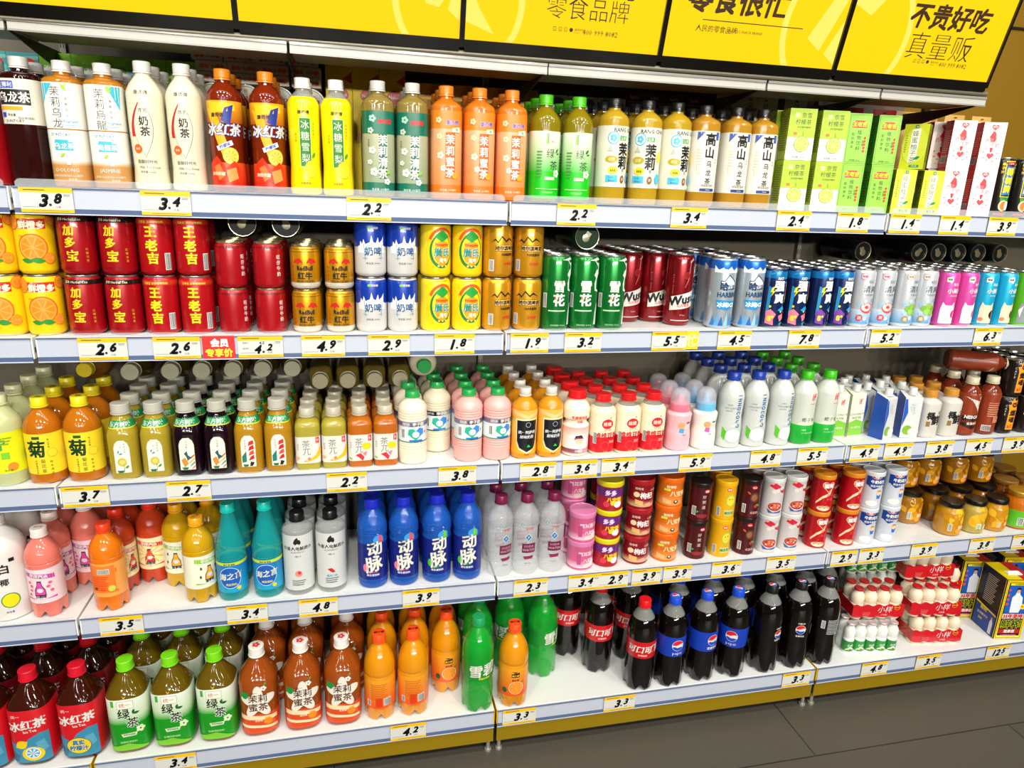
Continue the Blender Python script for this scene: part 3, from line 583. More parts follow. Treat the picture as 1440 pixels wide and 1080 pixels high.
o = carton('lime_tea_carton', 61, 42, 108, WH, '#b8cc3c', art=[B(0, 78, 61, 60, lime), G([(-30, 48), (30, 56), (30, 48)], lime), T('奈雪', 8, 94, 12, K, .01), B(-13, 94, 9, 9, '#d8e8a0'), T('奈', -13, 94, 6, lime), T('柠檬茶', 2, 80, 12, K, .01), T('无尽香柠檬茶', 4, 69, 5, K), slice_(3, 34, 17), B(-14, 56, 8, 6, '#e07028'), B(4, 56, 1, 8, '#4a6a1a'), T('净含量: 250mL', 0, 7, 5, '#6a6a5a')], sart=[L(0, 96, 34, 16, 5, '#7a8a2a')], top='#a6c41c')
put(o, 'lime tea carton with round lime slice', 'carton', 1, [1115, 1160], 230, .046, 2, .052, stack=2, h=108.6/1000, rot=[-10, -10], jit=.3)
o = carton('herbal_tea_carton', 52, 38, 107, '#8cc43c', '#4a9a2a', art=[B(0, 53.5, 47, 101, '#3a7a22'), B(0, 53.5, 45.6, 99.6, '#8cc43c'), G([(-17, 86), (-10, 92), (10, 92), (17, 86), (17, 76), (-17, 76)], '#d8361c'), T('王老吉', 0, 84, 11, '#ffd41c', .05), V('植物饮料', 2, 72, 10, K, 11.5), V('配料草本', -12, 66, 7, '#28501c', 9), V('凉茶', 12, 50, 6, '#28501c'), [C(16, 55-i*7, 3, 3, '#d8361c', 10) for i in range(5)], T('净含量: 250mL', 0, 7, 4, '#28501c')], sart=[L(0, 90, 26, 12, 6, '#2a6a1a')], top='#5aa030')
put(o, 'green herbal tea carton with red arched crest', 'carton', 1, [1195, 1236], 230, .044, 2, .05, stack=2, h=107.6/1000, rot=[-11, -11], jit=.3)
o = carton('pomelo_tea_carton', 51, 38, 100, '#c4cc20', '#7c8c1c', art=[C(0, 52, 26, 40, '#ccd43c'), G([(-9, 88), (9, 90), (7, 18), (-9, 14)], '#f0f0d8'), V('蜂蜜柚子茶', -1, 86, 14, '#5a5a48', 14.5, .01), leaf(2, 22, 15, 25, '#1a8a4a'), B(0, 94, 7, 7, '#1a7a5a'), T('柚', 0, 94, 5, WH), B(6, 7, 20, 5, '#1a8a4a'), T('净含量', 6, 7, 4, WH), L(-18, 74, 4, 8, 5, '#8a9a1a')], sart=[L(0, 78, 30, 14, 4.6, '#4a5a14')], top='#a8b41c')
put(o, 'yellow-green pomelo tea carton facing forward', 'carton', 1, [1264, 1306], 270, .046, 2, .054, rot=[-10, -10], jit=.3)
q = copy_tree(o); put(q, 'yellow-green pomelo tea carton turned sideways on top of another', 'carton', 1, [1285], 220, .047, 1, dz=.1012, rot=-50, jit=0)
o = carton('milk_carton', 52, 38, 107, '#f8ece4', '#c8141e', art=[heart(0, 96, 8, '#e03848'), T('旺仔', 0, 97, 5, WH, .03), G([(-10, 72), (6, 76), (4, 84), (-2, 88)], '#d8242c'), C(0, 70, 7, 8, '#d8242c'), T('西瓜', -8, 66, 10, '#f08a98', .02, .1), T('牛奶', 6, 56, 11, '#f08a98', .02, .1), G([(-4, 50), (4, 50), (2, 40), (-2, 40)], '#d8242c'), heart(0, 32, 8, '#e03040'), [C(a, b_, 3, 2, '#e89a98', 8) for a, b_ in ((-16, 40), (15, 38), (-14, 28), (16, 26), (-6, 22), (8, 20))], T('净含量: 250mL', 0, 12, 4, '#d89a98')], sart=[L(0, 84, 26, 12, 4.4, '#e88a80'), bars(0, 20, 24, 14)], top='#c8141e')
put(o, 'white and red milk carton with small hearts', 'carton', 1, [1339, 1385], 225, .043, 2, .05, stack=2, h=107.6/1000, rot=[-17, -17], jit=.3)
o = can('coconut_juice_can', 138, 26, '#14120e', metal=.1, art=[B(0, 88, 26, 84, YE), B(0, 88, 23, 81, '#14120e'), B(0, 84, 20, 66, '#1a78b8'), V('椰树牌', 0, 114, 18, YE, 20, .06), B(0, 124, 18, 6, '#d82828'), T('正宗', 0, 124, 5, WH), G([(-12, 44), (12, 46), (10, 34), (-10, 34)], '#2a8a3a'), C(-2, 26, 11, 13, '#f0c890'), C(-1, 26, 8, 10, '#c8783a'), C(8, 26, 6, 11, '#f4f4ec'), V('椰子汁', -18, 126, 7, YE, 9, .04), V('椰子汁', 18, 126, 7, YE, 9, .04), B(0, 6, 40, 5, '#c83a3a')])
put(o, 'black and yellow coconut juice can with blue panel', 'can', 1, [1403, 1432], 262, .043, 2, .054, rot=0)
# boxes and bags standing behind the bottles
def simplebox(name, W, D, H, c, art, side=None, top=None):
    root = empty(name); m = MB(); m.box(-W/2, W/2, -D/2, D/2, 0, H, mat(c, .5)); m.build('box_body', root, smooth=0, bevel=1)
    m = MB(); m.box(-W/2+1, W/2-1, -D/2+1, D/2-1, H-.1, H+.5, mat(top or c, .5)); m.build('box_lid', root, smooth=0)
    d = MB(); prints(d, art, flat_surf(-D/2), step=0, e0=.3, de=.03); d.build('printed_design', root, smooth=0); return root
o = simplebox('snack_box', 56, 50, 247, '#4ab0b4', [G([(-28, 226), (28, 236), (28, 242), (-28, 240)], '#8ad0d0'), C(10, 226, 13, 12, '#e83a3a'), C(4, 231, 5, 5, '#f8a8a0'), G([(-28, 208), (28, 214), (28, 190), (-28, 190)], '#c8d8d0'), C(-14, 208, 6, 6, '#b86a2a')])
put(o, 'teal snack box with red fruit behind the oolong bottles', 'box', 1, [-2, 43], 100, .245, rot=0, jit=0)
o = simplebox('cookie_box', 57, 50, 251, '#7cc41c', [B(0, 238, 20, 7, '#e8e8d8'), T('MAMEE', 0, 238, 5, '#8a2a2a'), G([(-28, 246), (0, 232), (28, 248), (28, 250.5), (-28, 250.5)], '#92d02c'), T('海苔', -6, 220, 16, WH, .03), T('卷', 20, 220, 16, '#3ab8d8', .04)], top='#5a9a14')
put(o, 'bright green seaweed roll box behind the milk tea', 'box', 1, [87, 132, 176, 219, 262], 105, .245, rot=0, jit=0)
o = simplebox('biscuit_packet', 60, 50, 19.5, '#d8ccb8', [C(-18+i*9, 9, 4.6, 4.6, '#d8641c', 10) for i in (0, 1)]+[T('曲奇', 6, 9, 7, '#8a6a4a', .01), C(21, 9, 4.6, 4.6, '#d8641c', 10), C(13, 10, 4, 4, '#d8641c', 10)], top='#7a6a5a')
tin = empty('cookie_tin'); m = MB(); m.lathe([(29, 0), (30.5, 1), (30.5, 38), (31.5, 39), (31.5, 52), (30.5, 53)], mat('#e8e4d8', .3, .3), 36); to = m.build('tin_body', tin); to.rotation_euler.x = radians(90); to.location.z = .0315; to.location.y = .026
m = MB(); prints(m, [C(0, 31.5, 30, 30, '#e8e4d4', 36), C(0, 31.5, 28, 28, '#2a7a52', 36), C(0, 31.5, 27, 27, '#ece8d8', 36), T('Danisa', 0, 38, 14, RD, .03, .15), T('COOKIES', 0, 27, 6, '#2a6a4a'), B(0, 50, 8, 6, '#c89a3a'), B(0, 21, 30, 1, '#8a7a5a')], flat_surf(-27.2), step=0); m.build('printed_design', tin)
tins = put(tin, 'round white cookie tin with red script standing on edge', 'tin', 1, [303, 350, 396, 438], 160, .235, rot=0, jit=0, dz=.1512)
st = simplebox('snack_box', 62, 44, 150, '#5a3a6a', [T('Collon', 0, 120, 14, '#c8a8d8', .04)]); put(st, 'purple snack box supporting the round tins', 'box', 1, xs=[at(q_, 200, .235).x for q_ in (303, 350, 396, 438)], pxs=None, py=0, Y=.235, rot=0, jit=0)
names = ['lowest', 'middle', 'highest']
pk = o; xs_ = [at(q_, 120, .215).x for q_ in (298, 343, 386, 431)]
for i in range(3):
    c_ = pk if i == 0 else copy_tree(pk)
    put(c_, 'orange-print biscuit packet, %s layer above the tins' % names[i], 'packet', 1, None, 0, .24, xs=[x + (-.006 if i == 2 else 0) for x in xs_], rot=0, jit=0, dz=.2155+.0206*i)
o = simplebox('cracker_box', 56, 44, 267, '#f0d010', [G([(8, 240), (27, 231), (27, 254)], '#d82a1c'), C(4, 208, 16, 14, RD), T('Nabati', 4, 208, 9, WH, .03), B(0, 120, 50, 20, '#e8b010')], top='#e8c810')
put(o, 'tall plain yellow cracker box behind green jasmine tea', 'box', 1, [476, 514, 551], 125, .25, rot=0, jit=0)
o = simplebox('snack_box', 73, 40, 242, '#e0a828', [B(-23, 229, 24, 24, RD), T('NABISCO', -23, 231, 5, WH, .02), G([(-10, 241), (10, 241), (0, 216), (-14, 216)], '#f0c848'), G([(16, 241), (36, 241), (28, 216), (10, 216)], '#c88a1c')])
put(o, 'red and amber snack box behind orange honey tea', 'box', 1, [596, 643, 690, 728], 165, .25, rot=0, jit=0)
o = simplebox('snack_box', 68, 40, 236, '#dcdce0', [C(-18, 222, 15, 12, '#6a6aa8'), C(12, 218, 18, 14, '#5a5a98'), T('hiSoy', 0, 212, 16, '#f0f0f0', .03)])
put(o, 'white and lilac snack box behind the green tea', 'box', 1, [773, 815, 857], 175, .25, rot=0, jit=0)
o = simplebox('chocolate_box', 50, 40, 254, '#5a1414', [T('hahle', -4, 243, 10, '#e8b8a8', .03), B(0, 232, 44, 1, '#c8a83a'), B(0, 214, 46, 20, '#8a1c24')], top='#3a0e0e')
put(o, 'dark red chocolate box behind black-capped tea', 'box', 1, [888, 916, 944, 972], 150, .25, rot=0, jit=0)
def pouch(name, W, H, c, art):
    root = empty(name); m = MB(); n = 10; k = mat(c, .35)
    fr = []; 
    for s in (-1, 1):
        vs = []; fs = []
        for j in range(n+1):
            for i in range(n+1):
                u, v = i/n, j/n; vs.append((-W/2+W*u, s*(15*(sin(pi*u)**.5)*(max(0, 1-v)**.6*(.3+.7*min(1, v*4+.4))) if v < 1 else 0), H*v))
        for j in range(n):
            for i in range(n): a = j*(n+1)+i; q = (a, a+1, a+n+2, a+n+1); fs.append(q if s < 0 else q[::-1])
        m.add(vs, fs, k)
    m.build('pouch_body', root); d = MB(); prints(d, art+[C(0, H-7, 5, 1.4, '#3a3a30', 12)], lambda u, v, e: (u, -15*(max(0, cos(pi*u/W))**.5)*max(0, 1-v/H)**.6-e-.6, v), step=0, e0=.8); d.build('printed_design', root); return root
pz = dict(rot=0, jit=0)
o = pouch('candy_pouch', 72, 266, '#cfcbb8', [T('甘源', 0, 247, 7, '#2a4a2a'), T('鳕鱼蟹柳棒', 0, 233, 9, '#4a5a3a', .02), B(0, 240, 12, 2, '#2a7a3a')])
put(o, 'pale grey snack pouch with green print', 'pouch', 1, [1028, 1079], 150, .25, **pz)
o = pouch('candy_pouch', 72, 262, '#c8b8a8', [T('甘源', 0, 246, 7, '#5a4a2a'), T('山楂条酥', 0, 232, 9, '#6a4a3a', .02), B(0, 239, 12, 2, '#8a3a3a')])
put(o, 'beige snack pouch between two grey pouches', 'pouch', 1, [1054], 150, .235, **pz)
o = pouch('candy_pouch', 64, 267, '#dcdccc', [T('甘源', 0, 251, 7, '#2a4a2a'), B(0, 231, 40, 5, '#3a7a3a'), T('脱水果蔬', 0, 241, 9, '#4a5a3a', .02)])
put(o, 'white snack pouch rising above the lime cartons', 'pouch', 1, [1119], 150, .25, **pz)
o = pouch('nut_pouch', 72, 255, '#b81420', [G([(-36, 229), (36, 241), (36, 219), (-36, 215)], '#e8dcd0')])
put(o, 'red snack pouch behind the green herbal tea cartons', 'pouch', 1, [1156, 1196, 1243], 165, .245, **pz)
o = pouch('nut_pouch', 62, 255, '#c8a058', [B(-4, 237, 34, 8, '#e0c898'), C(16, 235, 8, 8, '#a87a3a')])
put(o, 'tan kraft nut pouch behind the milk cartons', 'pouch', 1, [1272, 1304, 1342, 1380], 170, .25, **pz)
# ================================================================ goods: second shelf (cans)
def orange(u, v, r): return [C(u, v, r, r, '#d86a10', 20), C(u, v, r*.9, r*.9, '#f0a040', 20)] + [G([(u+r*.1*cos(t), v+r*.1*sin(t)), (u+r*.78*cos(t-.3), v+r*.78*sin(t-.3)), (u+r*.78*cos(t+.3), v+r*.78*sin(t+.3))], '#ee8a18') for t in [k*.785 for k in range(8)]]
CH = .1150
o = can('orange_drink_can', 114, 32, '#f4cc10', metal=.05, art=[B(2, 92, 46, 18, '#d8281c'), T('鲜橙多', 2, 90, 15, '#f4f0d0', .05), T('统一', -10, 99, 6, WH), orange(0, 50, 25), leaf(-6, 28, 24, -8, '#2a8a2a'), leaf(-2, 24, 20, 170, '#2a8a2a'), orange(-34, 94, 14), orange(38, 100, 12), T('20%', -18, 70, 5, RD), orange(26, 30, 10)])
put(o, 'yellow orange-juice drink can with orange slice', 'can', 2, [7, 61], 410, .045, 2, .067, stack=2, h=CH, rot=[0, 10])
o = can('herbal_tea_can', 114, 31.5, '#a30c15', metal=.15, bands=[(97, 106, '#241010')], art=[T('JDB Herbal Tea', 0, 101, 6.5, '#d8c89a', .02, .15), T('加', -2, 82, 20, '#e8c81c', .04, .1), T('多', -2, 60, 20, '#e8c81c', .04, .1), T('宝', 0, 36, 22, '#e8c81c', .04, .1), V('红罐凉茶', 26, 50, 5, '#d8a82a', 7), T('净含量: 310毫升', 0, 13, 5, '#5a0a10')])
put(o, 'red herbal tea can with black rim and gold characters', 'can', 2, [119, 174], 410, .045, 2, .067, stack=2, h=CH, rot=[-4, -6])
o = can('herbal_tea_can', 114, 31.5, '#b00f17', metal=.15, bands=[(96, 105, '#c8341c')], art=[T('王老吉 凉茶植物饮料', 0, 100, 5, '#f0d04a', .02), T('王', -2, 82, 22, '#f4dc1c', .05), T('老', -2, 57, 22, '#f4dc1c', .05), T('吉', -1, 33, 22, '#f4dc1c', .05), bars(26, 26, 10, 30)])
put(o, 'plain red herbal tea can with bold yellow characters', 'can', 2, [227, 277], 410, .045, 2, .067, stack=2, h=CH, rot=[-2, 4])
o = can('milk_drink_can', 90, 29, '#a30d17', metal=.1, bands=[(78, 82, '#7a0c14')], art=[V('旺仔牛奶', 24, 66, 9, '#e8d8d0', 11, .03), L(-26, 50, 10, 6, 5, '#7a0c14'), T('净含量: 245mL', -4, 8, 4, '#7a0c14')], lidc='#d8cfa0')
put(o, 'short red milk drink can with small white side lettering', 'can', 2, [328, 380], 410, .043, 3, .062, stack=2, h=.0905, rot=[6, 0])
gold_c = mat('#d8980f', .3, .55, coat=.4)
o = can('energy_drink_can', 88, 29, gold_c, bands=[(3, 14, '#e8e0d0'), (79, 81, '#9a6a10'), (74, 76, '#9a6a10')], art=[G([(-24, 52), (-20, 60), (-10, 63), (-4, 56), (-4, 52), (-9, 54), (-14, 50), (-17, 54)], '#c02818'), G([(24, 52), (20, 60), (10, 63), (4, 56), (4, 52), (9, 54), (14, 50), (17, 54)], '#c02818'), T('RedBull', 0, 43, 13, K, .05, 0, 0, .8), T('红牛', 0, 28, 15, K, .04), T('维生素功能饮料', 0, 17, 5, K), V('补充能量', -26, 48, 6, '#b82a18', 8)], lidc='#d8cfa0')
put(o, 'squat gold energy drink can with two red bulls', 'can', 2, [431, 478], 410, .043, 3, .062, stack=2, h=.0885, rot=[4, 4])
spl = lambda c: [G([(-26, 62), (-24, 72), (-20, 66), (-17, 76), (-13, 66), (-4, 70), (-1, 84), (3, 70), (8, 68), (13, 80), (15, 68), (22, 74), (27, 82), (26, 60), (0, 46)], c)]
o = can('milk_beer_can', 114, 32, '#d2d0cc', metal=.1, bands=[(60, 108, '#1238a0')], art=[spl('#e8e6e2'), B(0, 55, 60, 14, '#e8e6e2'), C(-5, 98, 4, 2.6, '#7ac83c'), T('西域春', 6, 98, 5, WH, .02), T('奶啤', 3, 52, 18, '#2a5a8a', .035), [B(-14, 38, 10, .8, '#4a7a9a'), B(18, 38, 10, .8, '#4a7a9a'), G([(-17, 66), (-16, 66), (-13, 34), (-14, 34)], '#4a8aaa'), G([(23, 66), (22, 66), (19, 34), (20, 34)], '#4a8aaa')], T('净含量 300ml', 2, 28, 5, '#3a4a5a')])
put(o, 'blue and white milk beer can with splash', 'can', 2, [522, 566], 410, .045, 2, .067, stack=2, h=CH, rot=[3, 3])
o = can('pineapple_beer_can', 114, 32, '#f4d418', metal=.08, art=[C(3, 54, 26, 35, '#1f7a3a', 28), C(4, 56, 22, 31, '#f4d418', 26), C(4, 50, 17, 26, '#e89a1c', 24), [G([(4, 98), (4+a, 92-abs(a)*.5), (4, 72)], '#2a9a3a') for a in (-17, -11, -5, 5, 11, 17)], [G([(4+32*cos(t), 62+40*sin(t)), (4+26*cos(t), 62+34*sin(t)), (4+26*cos(t+.2), 62+34*sin(t+.2)), (4+32*cos(t+.2), 62+40*sin(t+.2))], '#e85a28') for t in [.5+.2*k for k in range(11)]], T('广氏', 4, 52, 18, '#d8f0ec', .09), T('廣氏', 4, 52, 18, '#1a8a7a', .035), T('Pineapple', 4, 67, 8, '#c8342a', .03), [C(4+(i % 3-1)*8, 24+(i//3)*7, 2.4, 2.4, '#f8c85a', 6) for i in range(6)], T('果啤', 6, 36, 9, '#d8f0d8', .03), T('PINEAPPLE BEER', 2, 108, 4, '#a8341c')])
put(o, 'yellow pineapple beer can with green oval', 'can', 2, [612, 656], 410, .045, 2, .067, stack=2, h=CH, rot=[12, 2])
gb = mat('#dc9c1c', .26, .5, coat=.5)
o = can('beer_can', 114, 32, gb, art=[G([(-30, 74), (-22, 82), (-16, 76), (-8, 88), (2, 78), (10, 84), (24, 74), (10, 80), (2, 74), (-8, 84), (-16, 72), (-22, 78)], '#1a1610'), B(2, 62, 46, 13, '#1a1610'), B(2, 62, 44.5, 11.5, '#d8b060'), T('哈尔滨啤酒', 2, 62, 9.5, '#1a1610', .05), T('HARBIN', 6, 49, 8, '#1a1610', .04), T('金啤酒', 8, 30, 7, '#c83a1c', .04), bars(-30, 26, 9, 22)], lidc='#d8c48a')
put(o, 'golden beer can with black mountain line', 'can', 2, [698, 742], 410, .046, 2, .067, stack=2, h=CH, rot=[22, -4])
o = can('beer_can', 165, 32, mat('#0f7a2c', .25, .45, coat=.5), art=[G([(2, 154), (16, 153), (28, 140), (33, 120), (33, 156), (26, 160)], '#d8dcd0'), G([(16, 122), (22, 132), (33, 138), (33, 126), (24, 112), (24, 92), (33, 88), (33, 84), (20, 88), (18, 104), (22, 116)], '#dce4d8'), G([(30, 60), (24, 40), (22, 12), (32, 12), (33, 60)], '#c8d4c4'), T('雪', -2, 97, 27, '#e0e4dc', .045), T('花', -2, 68, 28, '#e0e4dc', .045), C(-8, 72, 4, 4, '#e87a28', 8), B(-6, 44, 40, 3, '#b8d0b4'), T('BREWED 500mL', -2, 12, 5, '#b8d0b4'), bars(-36, 66, 8, 30)])
put(o, 'tall green beer can with white characters', 'can', 2, [780, 819, 858], 415, .045, 3, .067, rot=[4, -4, 0])
wu = mat('#8a0f18', .25, .5, coat=.5)
def wusu(): return can('beer_can', 167, 32, wu, art=[G([(-30, 68), (32, 84), (32, 46), (-30, 36)], '#d8d4cc'), T('Wusu', 0, 62, 29, K, .05, .2, 10), T('乌苏啤酒', 2, 48, 8, RD, .02, .1, 6), G([(10, 150), (20, 158), (22, 154), (12, 146)], '#c8a898'), G([(12, 148), (10, 110), (2, 90), (3, 90), (12, 110), (14, 148)], '#c87a6a'), C(6, 118, 8, 8, '#a0303a'), C(6, 118, 7, 7, '#8a1018'), B(0, 13, 50, 2, '#c8c0b8'), T('500mL', 2, 26, 5, '#c8a898'), V('WUSU BEER', -26, 120, 4, '#b87a70', 5)])
o = wusu()
put(o, 'tall dark red beer can standing alone in front', 'can', 2, [952], 425, .085, 1, rot=0)
W0 = at(882, 420, .13).x
put(copy_tree(o), 'tall dark red beer can beside the green cans', 'can', 2, None, 0, .135, 3, .067, rot=10, xs=[W0, W0+.066])
put(copy_tree(o), 'tall dark red beer can set back behind the single one', 'can', 2, None, 0, .2135, 2, .0665, rot=[-70, 20], xs=[W0+.133, W0+.199], skip={(1, 1)})
o = can('beer_can', 165, 32, mat('#b9c4cc', .25, .5, coat=.5), bands=[(138, 158, '#1a68c8')], art=[G([(-34, 146), (-24, 136), (-14, 142), (-6, 134), (4, 144), (12, 134), (22, 142), (34, 136), (34, 130), (-34, 130)], '#e8ecf0'), G([(-17, 92), (-17, 112), (-8, 112), (2, 126), (12, 118), (22, 110), (22, 92)], '#18385a'), G([(-15, 94), (-15, 110), (-7, 110), (2, 123), (12, 115), (20, 108), (20, 94)], '#dfe6ec'), T('哈', -8, 99, 19, '#18385a', .07), T('尔滨', 10, 98, 11, '#18385a', .03), T('HARBIN', 2, 80, 16, '#23486a', .045, 0, 0, .85), G([(-24, 68), (26, 66), (20, 52), (4, 44), (-20, 48)], '#1a88c8'), T('冰纯ICE', 2, 57, 13, '#e8f4fc', .04), [G([(a, 8), (a+12, 8), (a+7, 30+(a % 7)*2)], c_) for a, c_ in ((-34, '#2a78c0'), (-24, '#5aa0d8'), (-14, '#1a60a8'), (-2, '#8ac0e0'), (10, '#3a88c8'), (22, '#1a68b0'))]])
put(o, 'tall silver and blue beer can with mountain outline', 'can', 2, [1012, 1052], 415, .046, 3, .067, rot=[0, 0])
o = can('beer_can', 166, 32, mat('#0f2a5c', .25, .4, coat=.5), art=[B(10, 80, 10, 150, '#c8cccc'), B(20, 150, 20, 12, '#c8a030')])
put(o, 'dark navy beer can half hidden behind silver ones', 'can', 2, [990], 415, .255, 1, .067, rot=-20)
def strong(c2): return can('cocktail_can', 142, 26.5, mat('#14285a', .25, .35, coat=.5), bands=[(118, 134, '#1a7ab8')], art=[[G([(x_, 128-k*5), (x_+9, 131-k*5), (x_+9, 129.5-k*5), (x_, 126.5-k*5)], c_) for k, (x_, c_) in enumerate(((-24, '#3ab8e0'), (-8, '#1a4a9a'), (10, '#3ab8e0'), (-20, '#18388a'), (14, '#58c8e8'), (18, '#3ab8e0')))], G([(-26, 100), (-18, 96), (-20, 40), (-27, 30)], '#2a88b8'), G([(20, 110), (27, 100), (27, 60), (22, 64)], c2), T('RIO', 0, 118, 9, '#e8ecf0', .03), T('强', 0, 100, 25, '#f0f4f4', .07), T('爽', 2, 72, 24, '#f0f4f4', .07), G([(-18, 96), (-12, 100), (-15, 88), (-10, 90), (-19, 74), (-16, 86), (-21, 85)], '#e8e01c'), G([(22, 80), (26, 84), (24, 72), (27, 73), (20, 58), (22, 70), (19, 69)], '#e8e01c'), T('8°', -14, 24, 17, '#a8c82a', .05), G([(-26, 12), (-6, 8), (-8, 22), (-2, 34), (-16, 46), (-26, 40)], c2), T('8°', -14, 24, 17, '#c8d81c', .05), G([(0, 44), (14, 54), (22, 46), (12, 38)], '#2a98c8'), G([(4, 30), (18, 36), (24, 24), (10, 16)], c2), G([(8, 12), (20, 16), (16, 4)], '#2a98c8'), C(-18, 52, 3, 3, '#d8d01c', 8), C(10, 40, 2.5, 2.5, '#d8d01c', 8), C(24, 38, 3, 3, '#e84a8a', 8)])
put(strong('#e8788c'), 'slim navy cocktail can with pink marks', 'can', 2, [1086, 1118], 420, .04, 4, .055, rot=[0, 0])
put(strong('#7a3a9a'), 'slim navy cocktail can with purple marks', 'can', 2, [1151, 1180], 420, .04, 4, .055, rot=[18, 4])
def clr(fr, badge): return can('cocktail_can', 142, 26.5, mat('#d4d8dc', .25, .35, coat=.5), bands=[(9, 44, ('#5a98c8', '#c8d4dc'))], art=[C(-17, 124, 9, 8, badge, 14), C(-17, 124, 7.6, 6.6, '#e0e0e0', 14), T('微醺', -17, 124, 6, badge, .02), T('RIO', 2, 112, 10, '#8a8e90', .03), T('清爽', 2, 94, 18, '#3a4a58', .01), T('气泡鸡尾酒', 2, 80, 5, '#6a7078'), [G([(a, b_), (a+7, b_+4), (a+11, b_-3), (a+4, b_-7)], c_) for a, b_, c_ in ((-26, 58, '#8ac0e0'), (-12, 66, '#b8dcf0'), (8, 68, '#6aa8d0'), (14, 52, '#a8d0e8'), (-8, 24, '#e0f0f8'), (4, 16, '#8ac0e0'), (14, 30, '#c8e4f0'), (-24, 36, '#a8d0e8'))]] + fr)
fa = [C(0, 48, 16, 13, '#d8484c', 18), C(-2, 50, 13, 10, '#f0c8c0', 16), C(-2, 50, 5, 4, '#c83a44', 10), C(-16, 24, 8, 8, '#d83048', 14), T('酒', -16, 24, 9, WH, .02)]
fb = [C(a, b_, 7.5, 7.5, c_, 14) for a, b_, c_ in ((-12, 46, '#7ab03a'), (0, 52, '#8ac040'), (12, 46, '#6aa030'), (-4, 38, '#98cc50'), (8, 36, '#84b83c'))] + [C(-15, 20, 8, 8, '#a8883a', 14), T('酒', -15, 20, 9, WH, .02)]
put(clr(fa, '#c8485a'), 'slim white cocktail can with cut red fruit', 'can', 2, [1210, 1239], 420, .04, 4, .055, rot=[4, 4])
put(clr(fb, '#a8884a'), 'slim white cocktail can with green grapes', 'can', 2, [1270, 1297], 420, .04, 4, .055, rot=[12, -4])
def cute(c, cat_c, ex): return can('cocktail_can', 138, 25.5, mat(c, .3, .2, coat=.4), art=[G([(-21, 122), (-8, 126), (-6, 116), (-10, 108), (-14, 112), (-21, 112)], WH), T('微醺', -14, 118, 5, K, .02), T('RIO', 4, 106, 9, WH, .03), T('小美好', 4, 90, 13, WH, .03), T('白桃鸡尾酒', 4, 78, 4.5, WH), G([(-24, 8), (-24, 44), (-20, 62), (-14, 54), (2, 54), (8, 62), (11, 46), (14, 8)], cat_c)] + ex)
put(cute('#d84aa0', '#f0e4e8', [C(10, 32, 8, 10, '#e8287a'), C(-8, 44, 3, .6, '#8a4a5a'), C(2, 44, 3, .6, '#8a4a5a')]), 'slim magenta cocktail can with pale cat outline', 'can', 2, [1327, 1354], 425, .04, 4, .054, rot=[0, 8])
put(cute('#18a8d0', '#e8cfb0', [C(14, 30, 14, 12, K), G([(20, 60), (26, 66), (26, 30), (18, 40)], '#e0641c'), C(-18, 18, 6, 5, '#d87a4a')]), 'slim cyan cocktail can with animal shapes', 'can', 2, [1381, 1408], 425, .04, 4, .054, rot=[0, 14])
put(cute('#5cb81c', '#8a8e90', [G([(-24, 40), (-14, 52), (-18, 20)], WH)]), 'slim leaf-green cocktail can at the right edge', 'can', 2, [1436], 425, .04, 4, .054, rot=0)
# cans lying on top of others, ends to the front
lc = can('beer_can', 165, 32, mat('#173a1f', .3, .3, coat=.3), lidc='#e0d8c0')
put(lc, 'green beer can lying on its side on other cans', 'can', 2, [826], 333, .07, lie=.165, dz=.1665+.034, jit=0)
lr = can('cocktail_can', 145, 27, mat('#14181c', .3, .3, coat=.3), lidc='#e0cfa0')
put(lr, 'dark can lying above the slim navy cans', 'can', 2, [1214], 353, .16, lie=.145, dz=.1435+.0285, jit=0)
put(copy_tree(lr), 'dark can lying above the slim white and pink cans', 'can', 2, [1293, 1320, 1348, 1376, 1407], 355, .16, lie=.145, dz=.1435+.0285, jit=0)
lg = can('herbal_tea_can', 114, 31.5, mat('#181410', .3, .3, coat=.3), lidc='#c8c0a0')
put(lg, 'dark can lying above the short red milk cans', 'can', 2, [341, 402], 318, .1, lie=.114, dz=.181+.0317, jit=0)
# ================================================================ goods: third shelf
ycap = ('#e8d41c', 15, 17)
o = bottle('lemon_drink_bottle', 182, 34, 125, clearp('#dfe4a8', .6), ('#dcdcae', 15.5, 17), dome=1.6, bands=[(28, 112, '#dfe31c')], art=[T('柠', -4, 88, 26, '#3a9a3a', .04), B(6, 64, 14, 14, '#7ac82a'), orange(16, 40, 9), L(0, 100, 40, 3, 6, '#8aa81c'), T('净含量', 8, 34, 5, '#4a6a1a')])
put(o, 'clear lemon drink bottle with bright yellow label', 'bottle', 3, [8], 620, .045, 4, .07, rot=10)
o = bottle('chrysanthemum_tea_bottle', 174, 34, 112, '#c8700c', ycap, .45, dome=1.8, bands=[(22, 106, '#eed22a')], art=[B(-2, 98, 14, 6, '#1a5a2a'), T('菊', -4, 75, 36, '#0f3a22', .035), V('菊花茶', 6, 54, 9, '#2a2a18', 10.5), V('经典植物饮料', -6, 52, 4, '#4a4418', 5), V('轻本清润', 20, 50, 5, '#4a4418', 8), [C(24, 66, 9, 9, '#c8a81c', 14), C(24, 66, 8.2, 8.2, '#eed22a', 14)], bars(-42, 60, 8, 20), V('黄山贡菊', 19, 96, 4, '#4a4418', 5)], capart=[T('枕', 0, 0, 12, '#3a2a0a', .03)])
put(o, 'yellow chrysanthemum tea bottle with one big dark character', 'bottle', 3, [62, 119], 620, .047, 3, .073, rot=[-2, 4])
grey = ('#b9b6a8', 18, 19)
